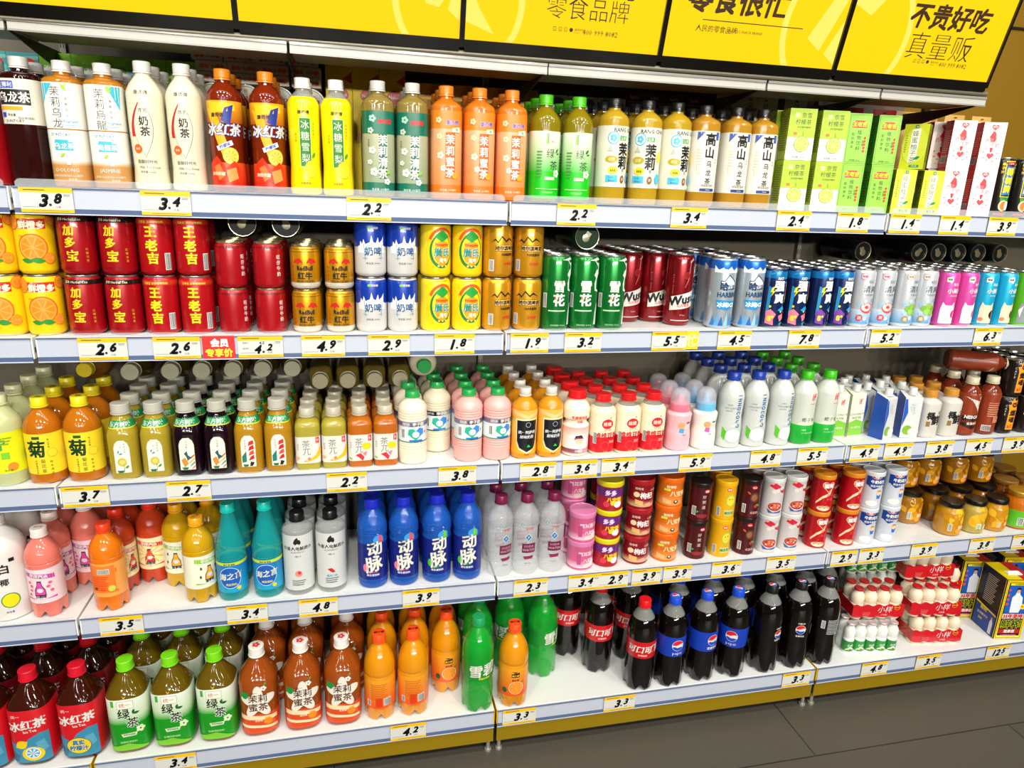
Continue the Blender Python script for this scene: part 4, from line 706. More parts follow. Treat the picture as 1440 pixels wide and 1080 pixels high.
def df(liq, t, art, nm):
    A = [B(0, 118, 70, 14, '#0f8a4a'), T('东方树叶', 0, 118, 11, WH, .02), T('ORIENTAL LEAF', 0, 112, 3.4, WH),
         G([(-15, 16), (15, 16), (15, 70), (12, 80), (6, 86), (-6, 86), (-12, 80), (-15, 70)], '#c8c8a8'), G([(-14, 17), (14, 17), (14, 69), (11, 79), (5.5, 85), (-5.5, 85), (-11, 79), (-14, 69)], '#ece8d4')] + art
    R = bottle('tea_bottle', 158, 28.8, 92, liq, grey, t, p=2.9, nk=16, dome=1.3, foot=.9, bands=[(111, 125, '#0f8a4a'), (109, 111, '#d8c81c')], art=A[1:])
    return R
a1 = [V('茉莉花茶', 6, 80, 4.5, '#3a8a8a', 5.5), V('0糖0卡', -2, 78, 3, '#5a8a8a', 4), leaf(-8, 58, 8, 70, '#5a9ab8'), leaf(-6, 56, 8, 20, '#4a88a8'), C(-1, 40, 9, 9, '#d8cc6a', 12), [C(-1+7*cos(t), 40+7*sin(t), 2.4, 2.4, '#c8b84a', 6) for t in [k*.63 for k in range(10)]], leaf(4, 26, 10, 40, '#3a8a3a'), B(2, 26, .8, 16, '#3a8a3a'), G([(-12, 22), (2, 22), (-1, 17), (-9, 17)], '#1a6a4a')]
a2 = [V('乌龙茶', 0, 80, 5, '#3a3a30', 6), [G([(14, 50-k*8), (14, 46-k*8), (-2+k*3, 34-k*6), (0+k*3, 38-k*6)], c_) for k, c_ in enumerate(('#d8482a', '#e8a83a', '#1a7a7a', '#d8482a'))], G([(-6, 52), (0, 58), (2, 48), (10, 42), (0, 38), (-2, 46)], '#1a5a5a'), G([(-12, 38), (-4, 44), (2, 30), (-6, 22)], '#c8883a'), G([(-12, 22), (2, 22), (-1, 17), (-9, 17)], '#1a6a4a')]
a3 = [V('青柑普洱', -6, 76, 4.5, '#c8342a', 5.5), [G([(2+k*.8, 72-k*11), (11, 76-k*11), (12, 67-k*11), (0, 63-k*11)], c_) for k, c_ in enumerate(('#d82a2a', '#c81c22', '#e04a3a', '#c81c22'))], G([(-13, 40), (-4, 52), (-4, 28), (-13, 26)], '#1a7a6a'), G([(4, 28), (12, 26), (8, 18), (2, 18)], '#1a1a18'), G([(-12, 22), (0, 22), (-2, 17), (-10, 17)], '#1a6a4a')]
put(df('#c0a630', .7, a1, 1), 'pale gold tea bottle with white flower arched label', 'bottle', 3, [177, 219], 615, .043, 4, .066, rot=[3, 3], jit=.3)
put(df('#180610', .12, a2, 2), 'near-black tea bottle with crane arched label', 'bottle', 3, [265, 307], 615, .043, 4, .066, rot=[2, 2], jit=.3)
put(df('#c8921c', .7, a3, 3), 'amber tea bottle with red sail arched label', 'bottle', 3, [350, 391], 612, .043, 4, .066, rot=[2, 2], jit=.3)
def cp(liq, fruit): return bottle('fruit_tea_bottle', 136, 26.5, 92, liq, ('#b9b29c', 16, 17), .5, p=4.5, nk=15, dome=2.6, foot=.93, bands=[(16, 76, '#dad7ce')], art=[T('茶', -4, 60, 18, '#6a6a62', 0), T('兀', -3, 42, 18, '#6a6a62', 0), B(19, 68, 7, 14, '#d82a3a'), T('蜜', 19, 68, 5, WH), V('果味茶', -20, 60, 3.4, '#6a6a62', 5)] + fruit)
fy = [G([(24, 58), (28, 48), (26, 34), (16, 26), (4, 20), (-6, 19), (6, 26), (16, 36), (21, 46)], '#f0b818'), C(-22, 28, 5, 4, '#e8a878'), C(2, 26, 4, 4, '#d8885a'), leaf(-10, 20, 8, 20, '#d89a5a')]
fr_ = [C(12, 50, 9, 8, '#f4cc1c'), G([(-12, 30), (0, 34), (8, 24), (4, 16), (-4, 24)], '#d82a3a'), G([(4, 34), (14, 38), (10, 26)], '#e8788a'), leaf(-26, 24, 10, -20, '#7ac04a')]
put(cp('#b8a83a', fy), 'square pale yellow fruit tea bottle with banana print', 'bottle', 3, [433, 472], 615, .044, 4, .058, rot=[2, 2], jit=.3)
put(cp('#c86a10', fr_), 'square amber fruit tea bottle with lemon print', 'bottle', 3, [507, 541], 612, .044, 4, .058, rot=[2, 2], jit=.3)
def milk2(c, bc): return bottle('milk_drink_bottle', 166, 32, 122, mat(c, .3, coat=.3), ('#1fa04a', 16, 12), nk=15, dome=2.4, foot=.75, rib=((36, 1.6), (42, 1.6), (48, 1.6), (118, 1.6), (112, 1.6), (106, 1.6)), bands=[(54, 100, '#e4e8e8'), (90, 101, bc), (53, 56, '#2a9a6a')], art=[T('李子园', 6, 95.5, 9, WH, .05), T('甜牛奶', -22, 95.5, 6, WH, .02), G([(0, 58), (-18, 72), (-16, 84), (-6, 86), (0, 80), (6, 86), (16, 84), (18, 74)], '#2ab08a'), G([(0, 80), (8, 88), (18, 84), (18, 72), (0, 66), (-8, 78)], '#3a8ad8'), C(0, 72, 8, 7, '#f0e8e0'), G([(20, 76), (26, 80), (24, 72)], '#d82a3a'), bars(-30, 74, 8, 20), B(0, 58, 30, 4, '#2a78c8')])
put(milk2('#ece2c8', '#4a3a88'), 'cream milk bottle with green cap at the end of the tea', 'bottle', 3, [578], 600, .046, 4, .068, rot=6)
put(milk2('#e8dcc0', '#3a2a58'), 'cream milk bottle with green cap standing set back', 'bottle', 3, [618], 600, .115, 3, .068, rot=6)
put(milk2('#f0b0a8', '#7a5a9a'), 'pink milk bottle with green cap', 'bottle', 3, [659, 699], 600, .046, 4, .068, rot=[10, 14])
o = bottle('milk_tea_bottle', 166, 30, 118, '#d89018', ('#d8d4c8', 13.5, 16), .1, dome=1.8, waist=[(40, .97), (80, .98)], bands=[(14, 118, ('#f0a818', '#e8b848'))], art=[G([(-34, 118), (0, 106), (34, 116), (34, 108), (0, 98), (-34, 108)], '#e8c890'), G([(-26, 40), (-20, 24), (0, 14), (20, 24), (27, 40), (30, 98), (-28, 98)], '#f0dcb0'), G([(-24, 44), (-18, 28), (0, 18), (18, 26), (25, 40), (26, 94), (-25, 94)], '#14161c'), C(2, 84, 6, 6, '#c8ccd0'), C(2, 84, 5.2, 5.2, '#14161c'), T('统一阿萨姆', 0, 66, 8.5, '#e8e8e8', .02), T('原味奶茶', 0, 55, 8.5, '#e8e8e8', .02), G([(4, 36), (10, 30), (0, 30)], '#2ac83a'), T('净含量', 0, 12, 4, '#5a3a10')])
put(o, 'orange milk tea bottle with black oval label', 'bottle', 3, [738, 774], 600, .044, 4, .066, rot=[4, 4])
o = bottle('yoghurt_drink_bottle', 158, 32, 112, mat('#f0e2cc', .3, coat=.3), ('#d81c20', 21, 17), nk=19, dome=1.8, waist=[(74, 1), (80, .8), (86, .8), (92, .98)], foot=.85, bands=[(10, 54, '#e8e4e0'), (8, 20, '#e87a98'), (54, 72, ('#f0d8c8', '#f0a8a0'))], art=[T('乳酸菌饮品', 0, 96, 8, '#e04a20', .04), T('小乐', 2, 84, 7, RD, .05), C(0, 40, 10, 9, '#f0c8a8'), G([(-12, 42), (-9, 52), (6, 54), (12, 44), (0, 47)], '#182050'), B(0, 46, 20, 2, RD), T('0%脂肪', 0, 15, 6, WH, .03)])
put(o, 'waisted yoghurt drink bottle with wide red cap', 'bottle', 3, [808], 600, .045, 4, .067, rot=4)
o = bottle('soy_milk_bottle', 146, 30.3, 104, mat('#eaddb8', .25, coat=.4), ('#d81c20', 18, 15), nk=16, dome=1.9, p=2.8, foot=.9, fill=118, bands=[(8, 46, '#d01c26'), (46, 96, '#ece0c0')], art=[C(2, 78, 15, 12, '#d02030', 20), T('维维', 2, 78, 11, '#ecdfc0', .02), leaf(8, 90, 7, 60, '#c86a5a'), T('益养豆奶', 4, 64, 5, '#8a6a3a'), B(2, 60, 40, .6, '#c8884a'), T('维维豆奶', 2, 50, 15, '#c81c26', .04), C(-2, 24, 11, 11, '#e0525a'), C(-2, 24, 10, 10, '#d01c26'), T('豆奶', 15, 34, 7, '#f0d8c0'), bars(-28, 44, 7, 26), T('净含量', 0, 10, 4, '#f0a8a0')])
put(o, 'soy milk bottle with red cap and red lower label', 'bottle', 3, [844, 880, 914], 600, .044, 4, .066, rot=[6, 2, 0])
def baby(c, c2):
    root = empty('milk_drink_bottle'); prof = [(25, 0), (29, 3), (30.5, 10), (30.5, 40), (28.5, 55), (29, 70), (30.5, 86), (30, 92), (24, 97), (22, 100)]
    m = MB(); m.lathe(crom(prof), mat(c, .3, coat=.3), 36); m.build('bottle_body', root)
    m = MB(); m.lathe([(24, 97), (24.5, 98), (24, 116), (22, 118), (12, 119), (9, 124), (6, 134), (3, 138), (0.2, 139)], mat(c2, .35, coat=.2), 32); m.build('teat_collar', root)
    m = MB(); m.lathe(crom([(23.5, 112), (24, 118), (23, 134), (19, 145), (11, 152), (.2, 154)]), mat('#d8d4dc', .1, 0, .0, .3, 0, .38), 32); m.build('clear_cap', root)
    m = MB(); prints(m, [C(-6, 66, 9, 8, '#e8a06a', 14), G([(-10, 58), (2, 58), (0, 46), (-12, 48)], '#c05a9a' if c2 < '#b' else '#3a9ac8'), T('奶', 8, 62, 12, WH, .04), T('BEBO', 14, 72, 6, K, .03), T('旺仔', 2, 42, 5, '#6a4a3a')], round_surf(prof)); m.build('printed_design', root); return root
put(baby('#f0b4bc', '#e8788c'), 'pink baby-bottle shaped drink with clear dome cap', 'bottle', 3, [954], 590, .044, 3, .066, rot=2)
put(baby('#ece8dc', '#6ab8e0'), 'white baby-bottle shaped drink with blue teat collar', 'bottle', 3, [990], 590, .044, 3, .066, rot=2)
o = bottle('coconut_water_bottle', 190, 31, 125, mat('#c6cac4', .2, coat=.5), ('#1a3a9a', 16.5, 17), nk=15, dome=2.0, waist=[(50, 1.02), (80, .93), (110, .98)], foot=.85, art=[[T(ch, 8, 136-i*11, 14, '#2a68a8', .05, 0, -90, .8) for i, ch in enumerate('INNOCOCO')], T('100%', -16, 112, 6, '#6a7a7a'), T('COCONUT', -14, 104, 6, '#6a7a7a'), T('WATER', -16, 97, 5, '#8a9a9a'), C(0, 34, 22, 18, '#b8c4b4'), C(0, 34, 20.5, 16.5, '#e8ece4'), G([(-30, 56), (-18, 44), (-22, 20), (-30, 30)], '#5ab82a'), [C(2+(i*9) % 22-8, 58+(i*5) % 13, 4, 4, '#c8ccc8', 8) for i in range(4)]])
put(o, 'white coconut water bottle with dark blue cap', 'bottle', 3, [1026, 1060, 1095], 580, .046, 4, .068, rot=[0, -4, 10])
o = bottle('coconut_water_bottle', 188, 31, 130, mat('#c8ccc0', .2, coat=.5), ('#3fb41c', 16, 18), nk=14, dome=1.8, waist=[(50, 1.0), (70, .97), (100, .96)], foot=.85, bands=[(2, 52, ('#0f9a2c', '#1fb03c')), (52, 58, '#b8cfa8')], art=[G([(-30, 52), (-10, 64), (0, 80), (12, 62), (30, 52)], '#cfd4c0'), T('if', 8, 126, 24, '#d82a3a', .02), T('椰子水', 2, 66, 12, '#4a5a3a', .005), T('100%', -8, 40, 5, WH, .02), T('COCONUT WATER', 4, 32, 4, WH), B(8, 108, 14, 1, '#d82a3a')])
put(o, 'coconut water bottle with lime cap and green base', 'bottle', 3, [1128, 1161], 575, .046, 4, .068, rot=[0, 0])
def prisma(name, W, D, H, c, cs, art, slant=12, capc='#d8d8d4'):
    root = empty(name); m = MB()
    vs = [(-W/2, -D/2, 0), (W/2, -D/2, 0), (W/2, D/2, 0), (-W/2, D/2, 0), (-W/2, -D/2+3, H-slant), (W/2, -D/2+3, H-slant), (W/2, D/2-2, H), (-W/2, D/2-2, H)]
    mid = [(-W*.38, -D/2-1.5, H*.5), (W*.38, -D/2-1.5, H*.5)]
    m.add(vs, [(3, 2, 1, 0), (0, 1, 5, 4), (2, 3, 7, 6), (4, 5, 6, 7)], mat(c, .35, coat=.3)); m.add(vs, [(1, 2, 6, 5), (3, 0, 4, 7)], mat(cs, .35, coat=.3)); m.build('carton_body', root, smooth=0, bevel=1.5)
    m = MB(); m.lathe([(10, H-slant*.55), (10, H+12), (9.4, H+13)], mat(capc, .3), 24, cy=-3); m.build('cap', root)
    m = MB(); prints(m, art, lambda u, v, e: (u, -D/2+3*v/(H-slant)-e, v), step=0, e0=.4); m.build('printed_design', root, smooth=0); return root
o = prisma('coconut_water_carton', 46, 40, 128, '#dcdcc8', '#b8c0a0', [G([(-23, 4), (23, 4), (23, 40), (0, 48), (-23, 40)], '#7ab83a'), T('if', 6, 96, 20, '#d82a3a', .02), T('COCONUT', 0, 62, 9, '#5a7a2a', .01), T('WATER', 0, 52, 9, '#5a7a2a', .01), T('100% 椰子水', 0, 26, 6, WH, .02)])
put(o, 'small beige and green coconut water carton with grey cap', 'carton', 3, [1176, 1203], 580, .075, 3, .052, rot=[-4, 4])
o = prisma('coconut_water_carton', 46, 40, 122, '#cfd1cf', '#1a48a8', [G([(-22.5, 106), (-22.5, 30), (-11, 70), (-17, 106)], '#1a50b8'), T('VITA', -2, 84, 11, '#b8bcc0', .02, 0, 90), [T(ch, 4, 90-i*7, 8, '#9aa0a8', .01, 0, -90) for i, ch in enumerate('COCO')], C(-6, 22, 13, 13, '#7aa82a'), C(10, 18, 14, 11, '#d8cabc'), C(10, 18, 11, 8.5, '#eee6dc')])
put(o, 'blue and white coconut water carton with fruit', 'carton', 3, [1243, 1277], 580, .046, 3, .056, rot=[22, -12])
put(copy_tree(o), 'blue and white coconut carton pushed back beside beige ones', 'carton', 3, [1221], 580, .12, 2, .056, rot=10)
o = bottle('milk_drink_bottle', 128, 27.5, 92, mat('#ccc8be', .3, coat=.3), ('#c88a30', 17.5, 15), nk=15.5, dome=2.4, p=2.8, foot=.88, art=[T('椰', -9, 62, 22, '#1a1612', .045), T('鲜', 8, 50, 28, '#1a1612', .05), B(-14, 40, 10, 14, '#8a6a3a'), T('优', 16, 70, 10, '#8a7a5a', .02)])
put(o, 'milky white bottle with orange-brown cap and brush lettering', 'bottle', 3, [1302, 1331], 585, .044, 3, .064, rot=[0, 0])
def nes(art): return bottle('coffee_bottle', 160, 27, 112, '#7a2c12', ('#c8bfa0', 15.5, 16), .2, dome=1.8, waist=[(40, 1), (80, .95)], foot=.85, bands=[(8, 118, '#8a3418')], art=art)
put(nes([G([(-30, 110), (-10, 98), (20, 60), (30, 66), (26, 100), (10, 118), (2, 118), (16, 96)], '#e8dcd0'), G([(-30, 56), (30, 64), (30, 28), (0, 20), (-30, 30)], '#2a120c'), T('NESCAFE', 0, 54, 12, WH, .05, .1), T('雀巢咖啡', 0, 36, 8, '#e8d8c8', .02)]), 'coffee bottle with white swoosh on brown label', 'bottle', 3, [1358], 580, .043, 3, .062, rot=0)
put(nes([L(0, 90, 36, 7, 6, '#c88a6a'), bars(-14, 20, 22, 14), B(8, 44, 24, 18, '#9a4426'), L(8, 50, 20, 4, 4, '#e0a888')]), 'coffee bottle turned to its printed back', 'bottle', 3, [1386], 580, .043, 3, .062, rot=0)
o = can('coffee_can', 104, 26.5, '#1c120c', metal=.2, art=[G([(-12, 96), (0, 92), (12, 72), (12, 14), (-12, 14), (-12, 72), (-16, 84), (-8, 86)], '#e8941c'), G([(-8, 92), (-2, 104), (2, 94), (8, 98), (8, 86)], '#e8941c'), C(0, 84, 7, 7, '#5a1c10'), T('燃魂', 0, 84, 5, '#e8941c'), V('燃魂', 0, 70, 17, '#1c120c', 19, .05), T('x1', -2, 24, 15, '#c83a1c', .05), V('CAFE', -20, 84, 8, '#c8c0b8', 8)])
put(o, 'black coffee can with flaming orange strip', 'can', 3, [1414, 1441], 570, .042, 3, .055, stack=2, h=.105, rot=[0, 0])
# lying bottles, caps to the front
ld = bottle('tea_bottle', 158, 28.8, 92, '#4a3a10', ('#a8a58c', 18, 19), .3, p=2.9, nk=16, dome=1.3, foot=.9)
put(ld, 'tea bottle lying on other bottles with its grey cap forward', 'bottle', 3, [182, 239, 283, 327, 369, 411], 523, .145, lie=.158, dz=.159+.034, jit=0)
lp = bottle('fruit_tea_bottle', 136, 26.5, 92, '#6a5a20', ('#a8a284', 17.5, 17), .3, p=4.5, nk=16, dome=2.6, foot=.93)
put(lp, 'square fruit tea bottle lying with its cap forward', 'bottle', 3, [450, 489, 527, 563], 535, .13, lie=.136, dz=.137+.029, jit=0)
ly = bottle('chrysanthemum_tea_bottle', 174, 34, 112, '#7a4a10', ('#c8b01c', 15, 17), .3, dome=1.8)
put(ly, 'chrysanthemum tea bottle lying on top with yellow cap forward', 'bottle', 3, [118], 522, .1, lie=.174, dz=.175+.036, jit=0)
lm2 = bottle('milk_drink_bottle', 166, 32, 122, mat('#e0d6bc', .3), ('#1fa04a', 16, 12), nk=15, dome=2.4, foot=.75)
put(lm2, 'cream milk bottle lying on top with green cap forward', 'bottle', 3, [597], 516, .11, lie=.166, dz=.167+.034, jit=0)
ln = nes([G([(-30, 110), (-10, 98), (20, 60), (30, 66), (26, 100), (10, 118), (2, 118), (16, 96)], '#e8dcd0')])
q_ = put(ln, 'coffee bottle lying sideways on the other coffee bottles', 'bottle', 3, [1333], 492, .12, lie=.0, dz=.161+.03, jit=0); q_[0].rotation_euler = (radians(90), radians(10), radians(62))
# ================================================================ goods: fourth shelf
soda = lambda c, t=.3: liquid(c, t)
o = bottle('coconut_drink_bottle', 225, 44, 150, mat('#e2ded8', .3, coat=.4), ('#e8e4dc', 16, 16), dome=2.0, waist=[(60, 1.0), (90, .97)], foot=.85, art=[T('白', 10, 120, 22, K, .04), T('椰', 8, 90, 16, K, .03), C(14, 48, 17, 17, '#2a8a3a', 20), C(14, 48, 15, 15, '#f0d81c', 18), B(26, 138, 10, 8, K), T('净含量', 10, 22, 5, '#5a5a50')])
put(o, 'big white coconut drink bottle at the left edge', 'bottle', 4, [5], 790, .055, 2, .095, rot=10)
def soda_b(c, capc, lab, fg, word, btl, art2=()):
    return bottle('soda_bottle', 196, 33, 132, soda(c), (capc, 15, 16), nk=12.5, dome=2.0, petal=1, foot=.9, bands=[(36, 114, lab)], rib=((124, 1.4),), art=[G([(-30, 108), (30, 100), (30, 90), (-30, 98)], fg), T('华洋汽水', 0, 99, 9, WH, .05, 0, -8), G([(-4, 88), (4, 88), (5, 78), (10, 68), (11, 54), (-11, 54), (-10, 68), (-5, 78)], '#28284a'), G([(-3, 85), (3, 85), (4, 77), (8.6, 67), (9.4, 56), (-9.4, 56), (-8.6, 67), (-4, 77)], btl), C(0, 66, 6, 5, '#d8d8e0', 10), T(word, 0, 52, 7, '#28284a', .05), G([(-30, 50), (0, 45), (30, 50), (30, 46), (-30, 46)], fg)] + list(art2), capart=[T('华洋', 0, 0, 9, '#a83a3a', .02)])
fl = [C(a, b_, 4, 3.5, '#e85a8a', 7) for a, b_ in ((-20, 84), (20, 82), (-18, 66), (22, 64), (-22, 56), (16, 74), (-16, 76))]
sp = soda_b('#f08070', '#f0e4dc', '#f0d4d8', '#b8409a', '白桃味', '#d84a9a', fl)
put(sp, 'pink peach soda bottle with white cap at the front', 'bottle', 4, [63], 800, .046, 1, rot=0)
put(copy_tree(sp), 'pink peach soda bottle set behind with white cap', 'bottle', 4, [79], 775, .125, 2, .07, rot=40)
put(copy_tree(sp), 'dim pink peach soda bottle with flowery label facing forward', 'bottle', 4, [119], 770, .16, 2, .07, rot=0)
so = soda_b('#f07a10', '#e8441c', '#f0a04a', '#e86a1c', '橙味', '#e84a2a', [B(-2, 78, 56, 62, '#ee7a2a'), bars(4, 96, 22, 10, '#8a8a80', '#d8d8c8'), L(-4, 84, 34, 7, 5, '#e8441c'), C(18, 56, 7, 7, '#c8d04a'), B(-14, 56, 6, 6, '#3a3a30')])
put(so, 'bright orange soda bottle with red-orange cap turned to its back', 'bottle', 4, [152], 790, .05, 1, rot=-8)
sr = soda_b('#c8401c', '#e8341c', '#f0e0b0', '#d8342a', '荔枝味', '#d82a2a', [[G([(0, 76), (30*cos(t), 76+28*sin(t)), (30*cos(t+.12), 76+28*sin(t+.12))], '#e8b84a') for t in [k*.52+.1 for k in range(12) if abs(sin(k*.52+.1)) < .93]]])
sr2 = copy_tree(sr)
put(sr, 'red-orange soda bottle with sunburst label facing forward', 'bottle', 4, [217], 770, .15, 2, .07, rot=0)
put(sr2, 'red-orange soda bottle behind the bright orange one', 'bottle', 4, [175], 775, .12, 2, .07, rot=60)
sy = soda_b('#d0a00c', '#f0a81c', '#e8e8d0', '#8ac02a', '菠萝味', '#f0a82a', [C(a, b_, 2.5, 4, '#3a6a3a', 6) for a, b_ in ((-18, 84), (18, 80), (-20, 64), (20, 62))])
put(sy, 'yellow pineapple soda bottle at the front with orange-yellow cap', 'bottle', 4, [280], 785, .05, 1, rot=46)
put(copy_tree(sy), 'yellow pineapple soda bottle set back with label facing forward', 'bottle', 4, [250], 765, .13, 3, .07, rot=0)
put(copy_tree(sy), 'yellow pineapple soda bottle hiding behind the front one', 'bottle', 4, [291], 765, .15, 2, .07, rot=40)
o = bottle('sea_salt_drink_bottle', 226, 32, 120, clearp('#1aa8a8', .5), ('#1ac0b0', 15, 17), nk=13, dome=1.05, foot=.85, bands=[(22, 88, ('#1aa0c8', '#1a78b8')), (88, 95, '#c8d42a')], art=[C(0, 58, 24, 26, '#d8e8f0', 26), C(0, 58, 23, 25, '#1a5ab0', 26), T('海之言', 0, 62, 17, WH, .03, .2, 8), T('海盐饮料', 2, 42, 6, '#e8d83a', .02), C(18, 32, 5, 5, '#e8c81c', 10), T('海之言海盐', 0, 91, 5, '#1a4a6a', .02), [B((i-2.5)*9, 100, 6, 1.2, '#3a9a90') for i in range(6)]])
put(o, 'tapering teal sea-salt drink bottle with blue oval label', 'bottle', 4, [325, 376], 780, .046, 3, .07, rot=[0, 0])
ali = [G([(0, 146), (-6, 140), (-9, 132), (-5, 127), (0, 130), (5, 127), (8, 132), (6, 139), (2, 140)], K), T('外星人电解质水', 0, 118, 9.6, '#2a2a2a', .03), T('ALIENERGY', 0, 109, 6, '#4a4a4a', .01), T('0糖0卡', 0, 99, 5, '#3a3a3a'), L(0, 38, 30, 3, 5, '#6a6a6a'), T('净含量500mL', 0, 28, 3.6, '#6a6a6a')]
def alien(x): return bottle('electrolyte_drink_bottle', 195, 33, 153, clearp('#c4c8c4', .35), ('#141414', 16, 18), nk=13, dome=3.0, foot=.88, bands=[(14, 150, '#cdcfcc')], art=ali+x)
al1 = alien([C(0, 56, 8, 8, '#e88a80', 14), C(2, 58, 4, 4, '#c83a3a', 10)])
put(al1, 'white electrolyte drink bottle with small pink fruit, black cap', 'bottle', 4, [420], 780, .046, 3, .07, rot=4)
put(alien([G([(-10, 62), (0, 64), (8, 54), (2, 52), (-4, 56)], '#c8202c'), T('蜜桃口味', 0, 45, 6, '#3aa0c0', .02)]), 'white electrolyte drink bottle with red fruit slice, black cap', 'bottle', 4, [466], 780, .046, 3, .07, rot=0)
def md(ct, cf): return bottle('vitamin_drink_bottle', 215, 34, 146, clearp('#1f60c4', .62), ('#1c2cc0', 17, 19), nk=15, dome=2.0, foot=.85, waist=[(118, 1), (124, .95), (130, 1)], rib=((16, 1.5), (138, 1.5), (144, 1.5)), bands=[(24, 114, '#12207a')], art=[C(12, 124, 13, 12, '#3a98d8', 16), G([(12, 136), (22, 132), (25, 124), (22, 116), (12, 112)], ct), T('动', 1, 103, 38, '#0a1450', .08, .15, 14), T('动', 1, 103, 38, WH, .035, .15, 14), T('脉', -2, 64, 42, '#0a1450', .08, .15, 14), T('脉', -2, 64, 42, WH, .035, .15, 14), C(-20, 54, 6, 10, cf, 10), T('维生素饮料', -2, 36, 6, '#d8dcf0', .03), T('蜜桃口味', -2, 44, 5, cf, .02)])
put(md('#e84a5a', '#e8788a'), 'blue vitamin drink bottle with pink accent', 'bottle', 4, [524, 568], 770, .048, 3, .073, rot=[0, 0])
put(md('#6ac82a', '#4ab82a'), 'blue vitamin drink bottle with green accent', 'bottle', 4, [614, 657], 765, .048, 3, .073, rot=[2, -4])
o = bottle('soda_water_bottle', 204, 31, 138, clearp('#dfe2e4', .27), ('#7a1a44', 15, 18), nk=13, dome=2.0, foot=.9, waist=[(30, .97), (60, .95), (100, 1)], rib=((14, 1.5), (22, 1.5), (30, 1.5), (38, 1.5), (124, 1.2), (131, 1.2)), art=[G([(0, 112), (9, 101), (0, 90), (-9, 101)], '#d8dce0'), G([(0, 110), (7.4, 101), (0, 92), (-7.4, 101)], '#1a6aa0'), T('y', 0, 101, 9, WH, .03, .2), T('泉阳泉', 2, 124, 6, '#d84a2a', .02), B(2, 72, 34, 25, '#6a1840'), T('SODA', 2, 77, 9, '#d8b0b8', .01), T('WATER', 2, 67, 9, '#d8b0b8', .01), G([(-12, 50), (14, 52), (12, 44), (-8, 42)], '#8a2050'), B(34, 108, 12, 36, '#181418'), T('苏打水', 0, 32, 5, '#8a6a78')])
put(o, 'clear ribbed soda water bottle with maroon cap', 'bottle', 4, [703, 739, 776], 760, .046, 4, .066, rot=[16, 0, -6])
def tb(c, lid, art, H=76, R=34, lh=13, bands=()): return tub('porridge_can', H, R, c, lid, lh, art, bands)
fr1 = [T('银耳莲子', 2, 44, 12, '#f0d8e0', .03), T('八宝粥', 6, 26, 10, '#f8e8f0', .03), C(18, 16, 10, 8, '#f0e0e8'), B(-20, 30, 10, 30, '#b84a7a'), C(2, 12, 12, 6, '#e8d0c8')]
o = tb('#d8608c', '#e080b0', fr1, bands=[(6, 24, ('#f0c8d8', '#d8608c'))])
put(o, 'pink porridge can with pale pink plastic lid', 'can', 4, [817], 760, .046, stack=2, h=.0765, rot=10)
put(copy_tree(o), 'pink porridge can with pale pink lid, set back', 'can', 4, [806], 700, .125, stack=3, h=.0765, rot=0)
fr2 = [T('多多', -4, 48, 15, '#3a1458', .09), T('多多', -4, 48, 15, '#e8d0e8', .05), T('八宝粥', 6, 30, 13, '#e8c81c', .06), C(16, 18, 11, 9, '#f0e4e8'), C(-14, 18, 8, 8, '#d8384a'), C(2, 22, 6, 6, '#f0c83a')]
o = tb('#a81c28', '#e0d41c', fr2, bands=[(38, 60, '#6a2a7a')])
put(o, 'purple and red porridge can with lemon yellow lid', 'can', 4, [853], 745, .05, stack=3, h=.0765, rot=-6)
put(copy_tree(o), 'purple and red porridge can hidden behind the yellow-lidded stack', 'can', 4, [848], 700, .13, 1, stack=3, h=.0765, rot=20)
fr3 = [T('娃哈哈', -16, 54, 7, '#e8c8b0', .02), T('枸杞', 4, 36, 17, '#f4e0e0', .05), T('八宝粥', 22, 50, 6, '#e8c8b0', .02), [G([(-26, 14+k*4), (-6, 10+k*4), (-4, 13+k*4), (-24, 17+k*4)], '#e8b86a') for k in range(3)], G([(0, 14), (14, 18), (20, 10), (6, 8)], '#e8a08a'), C(-22, 38, 8, 7, '#e8d0a0')]
o = tb('#8a1420', '#a81824', fr3, bands=[(6, 22, ('#d8b088', '#8a1420'))])
put(o, 'maroon porridge can with dark red lid', 'can', 4, [896], 740, .05, stack=3, h=.0765, rot=-4)
fr4 = [T('娃哈哈', -10, 54, 8, '#f8e0b8', .03), T('八宝粥', 10, 36, 15, '#f8d8a0', .04), C(4, 14, 6, 5, '#3a2a1a'), C(4, 15, 3, 2.4, '#e8e0d0'), B(-20, 46, 16, 6, '#c8d83a'), G([(-30, 24), (-8, 18), (-8, 8), (-30, 10)], '#e8b070')]
o = tb('#e0701c', '#f06a10', fr4, bands=[(6, 30, ('#e89a50', '#e0701c'))])
put(o, 'orange porridge can with orange lid', 'can', 4, [937], 735, .05, stack=3, h=.0765, rot=-4)
put(copy_tree(o), 'orange porridge can with orange lid, set back', 'can', 4, [945], 680, .128, 1, stack=3, h=.0765, rot=0)
def dess(c, lid, art, H=105, R=29, lh=12): return tub('dessert_can', H, R, c, lid, lh, art, (), .1)
d1 = [C(8, 84, 7, 5, '#d83a5a'), T('银鹭', 8, 84, 5, WH, .03), V('好粥道', 2, 74, 10, '#e8c8b8', 14, .01), C(0, 16, 18, 7, '#5a0a10'), C(0, 17, 15, 5, '#8a2a2a'), leaf(-20, 26, 12, 20, '#3a9a2a'), bars(-22, 30, 10, 22)]
o = dess('#4a1018', '#1c1010', d1)
put(o, 'dark maroon dessert can with black lid', 'can', 4, [980], 735, .045, stack=2, h=.1055, rot=-10)
